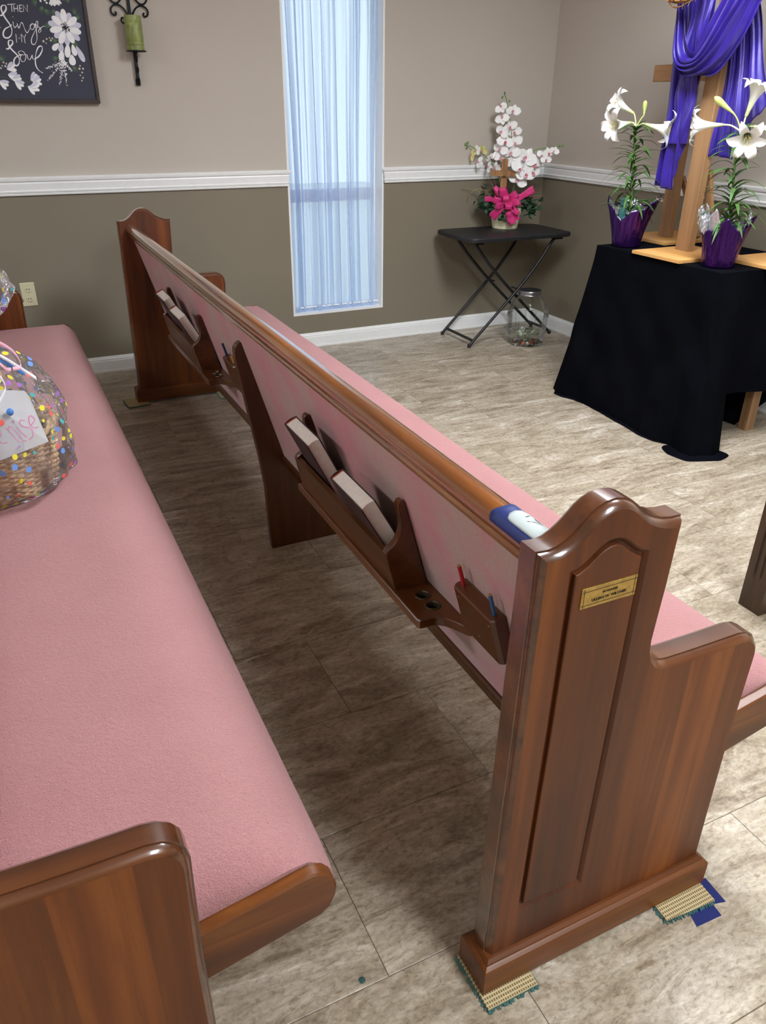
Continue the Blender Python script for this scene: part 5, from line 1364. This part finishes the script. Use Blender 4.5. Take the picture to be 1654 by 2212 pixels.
# --- right lily
L2 = thing('potted_lily', 'white lily in purple foil with crumpled silver lining at the near corner', 'plant', (-.655, -2.19, TZ+.001), 'potted lilies on the altar table')
c2 = (-.655, -2.19)
vyaw = math.atan2(-4.6755+2.19, -3.475+.655); left = vyaw-pi/2; right = vyaw+pi/2
ER = Vector((cos(right), sin(right), 0)); EV = Vector((cos(vyaw), sin(vyaw), 0))
foil_wrap(L2, c2[0], c2[1], TZ+.001, .068, .086, [(vyaw+.05, .62, .055, .006), (right+.1, .75, .075, .035), (left, .7, -.02, .004), (vyaw+pi, .9, .03, 0)], .150, 'foil_wrap', PURPLE_FOIL, seed=6)
foil_wrap(L2, c2[0], c2[1], TZ+.003, .060, .080, [(left+.2, .85, .085, .006), (left+1.0, .45, .06, .0), (vyaw+pi, .9, .05, 0), (right+.3, .6, .05, .028)], .165, 'foil_liner', CRUMPLED, lift=.004, seed=9, rag=.016)
b = MB(); b.lathe([(.0001, .003), (.052, .003), (.062, .15), (.068, .15), (.068, .165), (.061, .165), (.058, .145), (.0001, .14)], 32, (c2[0], c2[1], TZ+.001)); b.build('grower_pot', CARDBOARD, L2)
def crumple(parent, c, r, seed, name='foil_crumple'):
    q_ = random.Random(seed); b = MB(); b.ell(c, r, 13, 9, M=Matrix.Rotation(q_.uniform(-.4, .4), 3, 'X'))
    C = Vector(c); b.v = [tuple(C+(Vector(v)-C)*q_.uniform(.62, 1.2)) for v in b.v]; b.build(name, CRUMPLED, parent, smooth=False)
for k, (e, v, z, rx, rz) in enumerate(((-.098, .0, .985, .020, .045), (-.085, .03, .975, .018, .040), (-.060, -.02, .985, .016, .034), (-.108, -.01, 1.02, .012, .026), (-.045, .0, .975, .014, .028), (.09, .0, 1.0, .010, .03))):
    crumple(L2, at(c2, e, v, z), (rx, rx*.7, rz), k+3)
p2 = [(c2[0]+.005, c2[1], .93), (-.650, -2.201, 1.03), (-.657, -2.193, 1.10), (-.664, -2.185, 1.173), (-.668, -2.180, 1.25), (-.667, -2.184, 1.325)]
b = MB(); b.tube(smooth_path(p2, 6), [.0062-.0020*i/30 for i in range(31)], 9); b.build('stem', STEM, L2)
lily_leaves(L2, p2, 74, 11, 1.9, .08, 1.0)
top = p2[-1]
lily_flower(L2, top, (-.716, -2.127, 1.350), -ER*.97+EV*.12-UPV*.04, 1.02, .3)
lily_flower(L2, top, (-.664, -2.187, 1.382), ER*.22+EV*.12+UPV*.95, 1.05, .1)
lily_flower(L2, top, at(c2, .005, .035, 1.336), ER*.10+EV*.92-UPV*.36, 1.0, .5)
lily_flower(L2, top, at(c2, .028, -.012, 1.345), ER*.90-EV*.1-UPV*.12, 1.0, .0)
lily_bud(L2, top, (-.694, -2.152, 1.390), (-.751, -2.088, 1.450), .0125)
for a, rx in ((left, .35), (left+.6, .1), (right, -.5), (left-.2, -.1), (vyaw+.4, .25), (right+.5, -.85), (right+.3, -.2)):
    inst('leaf1', None, 'leaf', LEAF, L2, Matrix.Translation(Vector(top)-Vector((0, 0, .015))-Vector(ORIGIN[L2])) @ Matrix.Rotation(a, 4, 'Z') @ Matrix.Rotation(rx, 4, 'Y') @ Matrix.Diagonal((.85, 1.7, .85, 1)))

# ------------------------------------------------------------------ dark communion table at the right, only one fluted leg in the photograph
ct = thing('communion_table', 'dark walnut table leg with carved flutes at the right edge', 'table', (-1.2, -3.37, 0))
lx0, lx1, ly0, ly1 = -1.538, -1.455, -3.404, -3.325
sec = []
def flute_side(p, q, n, depth):
    P_ = []; p = Vector(p); q = Vector(q); d = q-p; nn = Vector((d.y, -d.x)).normalized()
    for c in (.36, .64):
        for s, k in ((-.07, 0), (-.04, 1), (.04, 1), (.07, 0)): P_.append(p+d*(c+s)-nn*depth*k)
    return [p]+P_
cs = [(lx0, ly0), (lx1, ly0), (lx1, ly1), (lx0, ly1)]
plainsec = []; flsec = []
for i in range(4):
    a, c = cs[i], cs[(i+1) % 4]
    plainsec += [tuple(v) for v in flute_side(a, c, 2, 0)]; flsec += [tuple(v) for v in flute_side(a, c, 2, .005)]
for (dx) in (0, .72):
    b = MB(); b.loft([[(x+dx, y, z) for x, y in s] for s, z in ((plainsec, 0), (plainsec, .115), (flsec, .13), (flsec, .62), (plainsec, .635), (plainsec, .74))])
    b.build('leg', DARK_WOOD, ct, angle=25)
MB().box(lx0+.08, lx0+.73, ly0+.01, ly1-.01, .64, .74).build('apron', DARK_WOOD, ct, smooth=False)
b = MB(); rc = [(lx0-.01, ly0-.02), (lx0+.86, ly0-.02), (lx0+.86, ly1+.02), (lx0-.01, ly1+.02)]
b.loft([[(x, y, z) for x, y in (inset(rc, d) if d else rc)] for z, d in ((.741, .004), (.745, 0), (.762, 0), (.766, .004))]); b.build('tabletop', DARK_WOOD, ct, angle=25)

# ------------------------------------------------------------------ gift basket in cellophane on the left pew
SZ = .4745
gx, gy, grx, gry = -3.585, -2.455, .20, .235
gb = thing('gift_basket', 'woven gift basket in clear dotted cellophane on the left pew seat', 'basket', (gx, gy, SZ))
bx, by = gx-.005, gy-.005
brx, bry, bh = .150, .175, .135
b = MB(); rows = 18; seg = 96
for r in range(rows):      # woven courses
    z = SZ+.012+bh*r/rows*.98; f = 1+.12*r/rows
    pts = []
    for k in range(seg+1):
        a = 2*pi*k/seg; w = .0042*cos(24*a/1.0+pi*(r % 2)); pts.append((bx+(brx*f+w)*cos(a), by+(bry*f+w)*sin(a), z+.0015*sin(a*9+r)))
    b = MB(); b.tube(pts, .0052, 6); b.build('woven_course', WICKER, gb)
for k in range(24):
    a = 2*pi*k/24; b = MB(); b.tube([(bx+brx*cos(a)*1.0, by+bry*sin(a), SZ+.008), (bx+brx*1.12*cos(a), by+bry*1.12*sin(a), SZ+bh+.008)], .004, 5); b.build('stake', WICKER, gb)
b = MB(); b.lathe([(.0001, 0), (1, 0), (1.0, .008)], 40, (0, 0, 0)); b.v = [(bx+x*brx*.98, by+y*bry*.98, SZ+.004+z) for x, y, z in b.v]; b.build('basket_floor', WICKER, gb)
rimp = [(bx+brx*1.13*cos(2*pi*k/60), by+bry*1.13*sin(2*pi*k/60), SZ+bh+.010+.028*max(0, cos(2*pi*k/60+.25))**3) for k in range(61)]
for s in (0, 1):
    b = MB(); b.tube([(p[0]+.006*cos(k*1.1+s*pi), p[1], p[2]+.006*sin(k*1.1+s*pi)) for k, p in enumerate(rimp)], .0062, 6); b.build('braided_rim', WICKER, gb)
SHRED = plain('green_paper_shred', (120, 150, 70), 0.8, var=.3, scale=90); DARKG = plain('dark_gift', (56, 44, 46), 0.6); PURP = plain('lilac_gift', (150, 110, 170), 0.5)
r_ = random.Random(8)
b = MB()
for k in range(150):
    a = r_.uniform(0, 6.28); q = sqrt(r_.random())*.9; p = Vector((bx+brx*q*cos(a), by+bry*q*sin(a), SZ+bh*.75+r_.uniform(0, .04)))
    d = Vector((r_.uniform(-1, 1), r_.uniform(-1, 1), r_.uniform(-.2, .6)))*.03
    b.tube([p-d, p+Vector((0, 0, .01)), p+d], .0016, 4)
sh = b.build('paper_shred', SHRED, gb); sh['kind'] = 'stuff'
for (dx, dy, s, m_) in ((.06, -.06, .045, DARKG), (-.02, -.09, .05, SHRED), (.02, .03, .06, DARKG), (.10, .0, .032, PURP)):
    b = MB(); b.ell((bx+dx, by+dy, SZ+bh+.025), (s, s*.8, s*.8), 14, 9, M=Matrix.Rotation(r_.uniform(0, 3), 3, 'Z')); b.build('wrapped_treat', m_, gb)
# cellophane: bag body, neck and tuft, crumpled by facets
def cel(u, v):
    a = 2*pi*u
    prof_ = [(0, .0), (.82, .0), (.97, .03), (1.02, .10), (1.0, .18), (.90, .25), (.70, .32), (.45, .37), (.16, .405), (.12, .425), (.30, .45), (.50, .48), (.58, .52), (.50, .56)]
    k = v*(len(prof_)-1); i = min(len(prof_)-2, int(k)); f = k-i
    R = lerp(prof_[i][0], prof_[i+1][0], f); z = lerp(prof_[i][1], prof_[i+1][1], f)
    cr = (.035*sin(7*a+3*v*6)+.028*sin(13*a-v*22)+.02*sin(19*a+v*35))*(R if z > .02 else R*.5)
    if z > .40: cr *= 2.2
    ox = .034*max(0, min(1, (z-.40)/.06))
    rx, ry = (grx, gry) if z < .36 else (grx*.8, gry*.7)
    return (gx+ox+(R+cr)*rx*cos(a), gy+(R+cr)*ry*sin(a), SZ+.0012+z+.006*sin(5*a+v*17)*min(1, z*8))
b = MB(); b.grid(cel, 90, 52, True); b.build('cellophane_wrap', CELLO, gb, fix=False, angle=12)
# gift card with a crayon name, ribbon curls and beads
CARD = [(-3.612, -2.668, .606), (-3.448, -2.668, .648), (-3.470, -2.640, .764), (-3.478, -2.636, .778), (-3.60, -2.636, .800)]
cn = (Vector(CARD[1])-Vector(CARD[0])).cross(Vector(CARD[4])-Vector(CARD[0])).normalized()
b = MB(); b.loft([[Vector(p)+cn*o for p in CARD] for o in (0, .0012)]); cd = b.build('gift_card', WHITE_PAPER, gb, smooth=False)
U = (Vector(CARD[1])-Vector(CARD[0])); Ul = U.length; U.normalize(); V = cn.cross(U); 
if V.z < 0: V = -V
fr = cn if cn.y < 0 else -cn
def cp(x, y): return Vector(CARD[0])+U*x+V*y+fr*.0022
LET = [[(.093, .082), (.099, .062), (.106, .034)], [(.0960, .066), (.099, .078), (.104, .080), (.109, .070), (.113, .050), (.117, .035), (.124, .033)],
       [(.118, .072), (.122, .054), (.128, .040)], [(.1135, .0875), (.1155, .0905), (.118, .088), (.116, .0855), (.1135, .0875)],
       [(.142, .080), (.134, .085), (.128, .078), (.132, .068), (.144, .060), (.147, .048), (.140, .036), (.130, .033)],
       [(.150, .064), (.164, .074), (.160, .086), (.153, .083), (.149, .067), (.153, .056), (.164, .053)],
       [(.066, .060), (.078, .070), (.076, .080), (.068, .078), (.064, .062), (.070, .048), (.082, .046)]]
b = MB()
for st in LET:
    b = MB(); ribbon(b, smooth_path([cp(x, y-.010) for x, y in st], 5), .0021, fr); b.build('crayon_stroke', PINK_INK, cd, fix=False)
PINKR = plain('pink_curl_ribbon', (236, 176, 196), 0.4); YELR = plain('yellow_curl_ribbon', (232, 222, 130), 0.4); BLUER = plain('blue_ribbon', (70, 130, 205), 0.35); CLEARR = plain('white_curl_ribbon', (232, 232, 240), 0.3)
nk = Vector((gx+.02, gy-.03, SZ+.395))
for k, (m_, pts) in enumerate(((PINKR, [(.0, 0, .0), (.05, -.06, .045), (.10, -.12, .02), (.115, -.15, -.03), (.09, -.16, -.035)]), (PINKR, [(.0, 0, 0), (.03, -.10, .02), (.07, -.16, -.03), (.085, -.16, -.035)]), (YELR, [(0, 0, 0), (.02, -.1, -.01), (.055, -.17, -.05), (.03, -.19, -.09), (.01, -.2, -.13)]),
                              (CLEARR, [(0, 0, 0), (.06, -.10, .0), (.12, -.16, -.045), (.15, -.17, -.08)]), (BLUER, [(.0, 0, -.01), (.06, -.1, -.02), (.105, -.15, -.048), (.12, -.16, -.06)]), (CLEARR, [(0, 0, 0), (.03, -.14, -.02), (.06, -.2, -.08), (.03, -.215, -.14)]))):
    P_ = smooth_path([nk+Vector((p[0]*.8, p[1]*.95, p[2]*.62-.012)) for p in pts], 7); b = MB(); n = len(P_)-1
    b.grid(lambda u, v: P_[min(n, round(v*n))]+Vector((.0, .002, .0045))*(2*u-1), 2, n); b.build('curled_ribbon', m_, gb, fix=False, angle=180, solid=.0008)
b = MB(); b.ell((-3.520, -2.676, .742), (.0085, .0085, .0095), 14, 10); b.build('blue_bead', BLUER, gb)
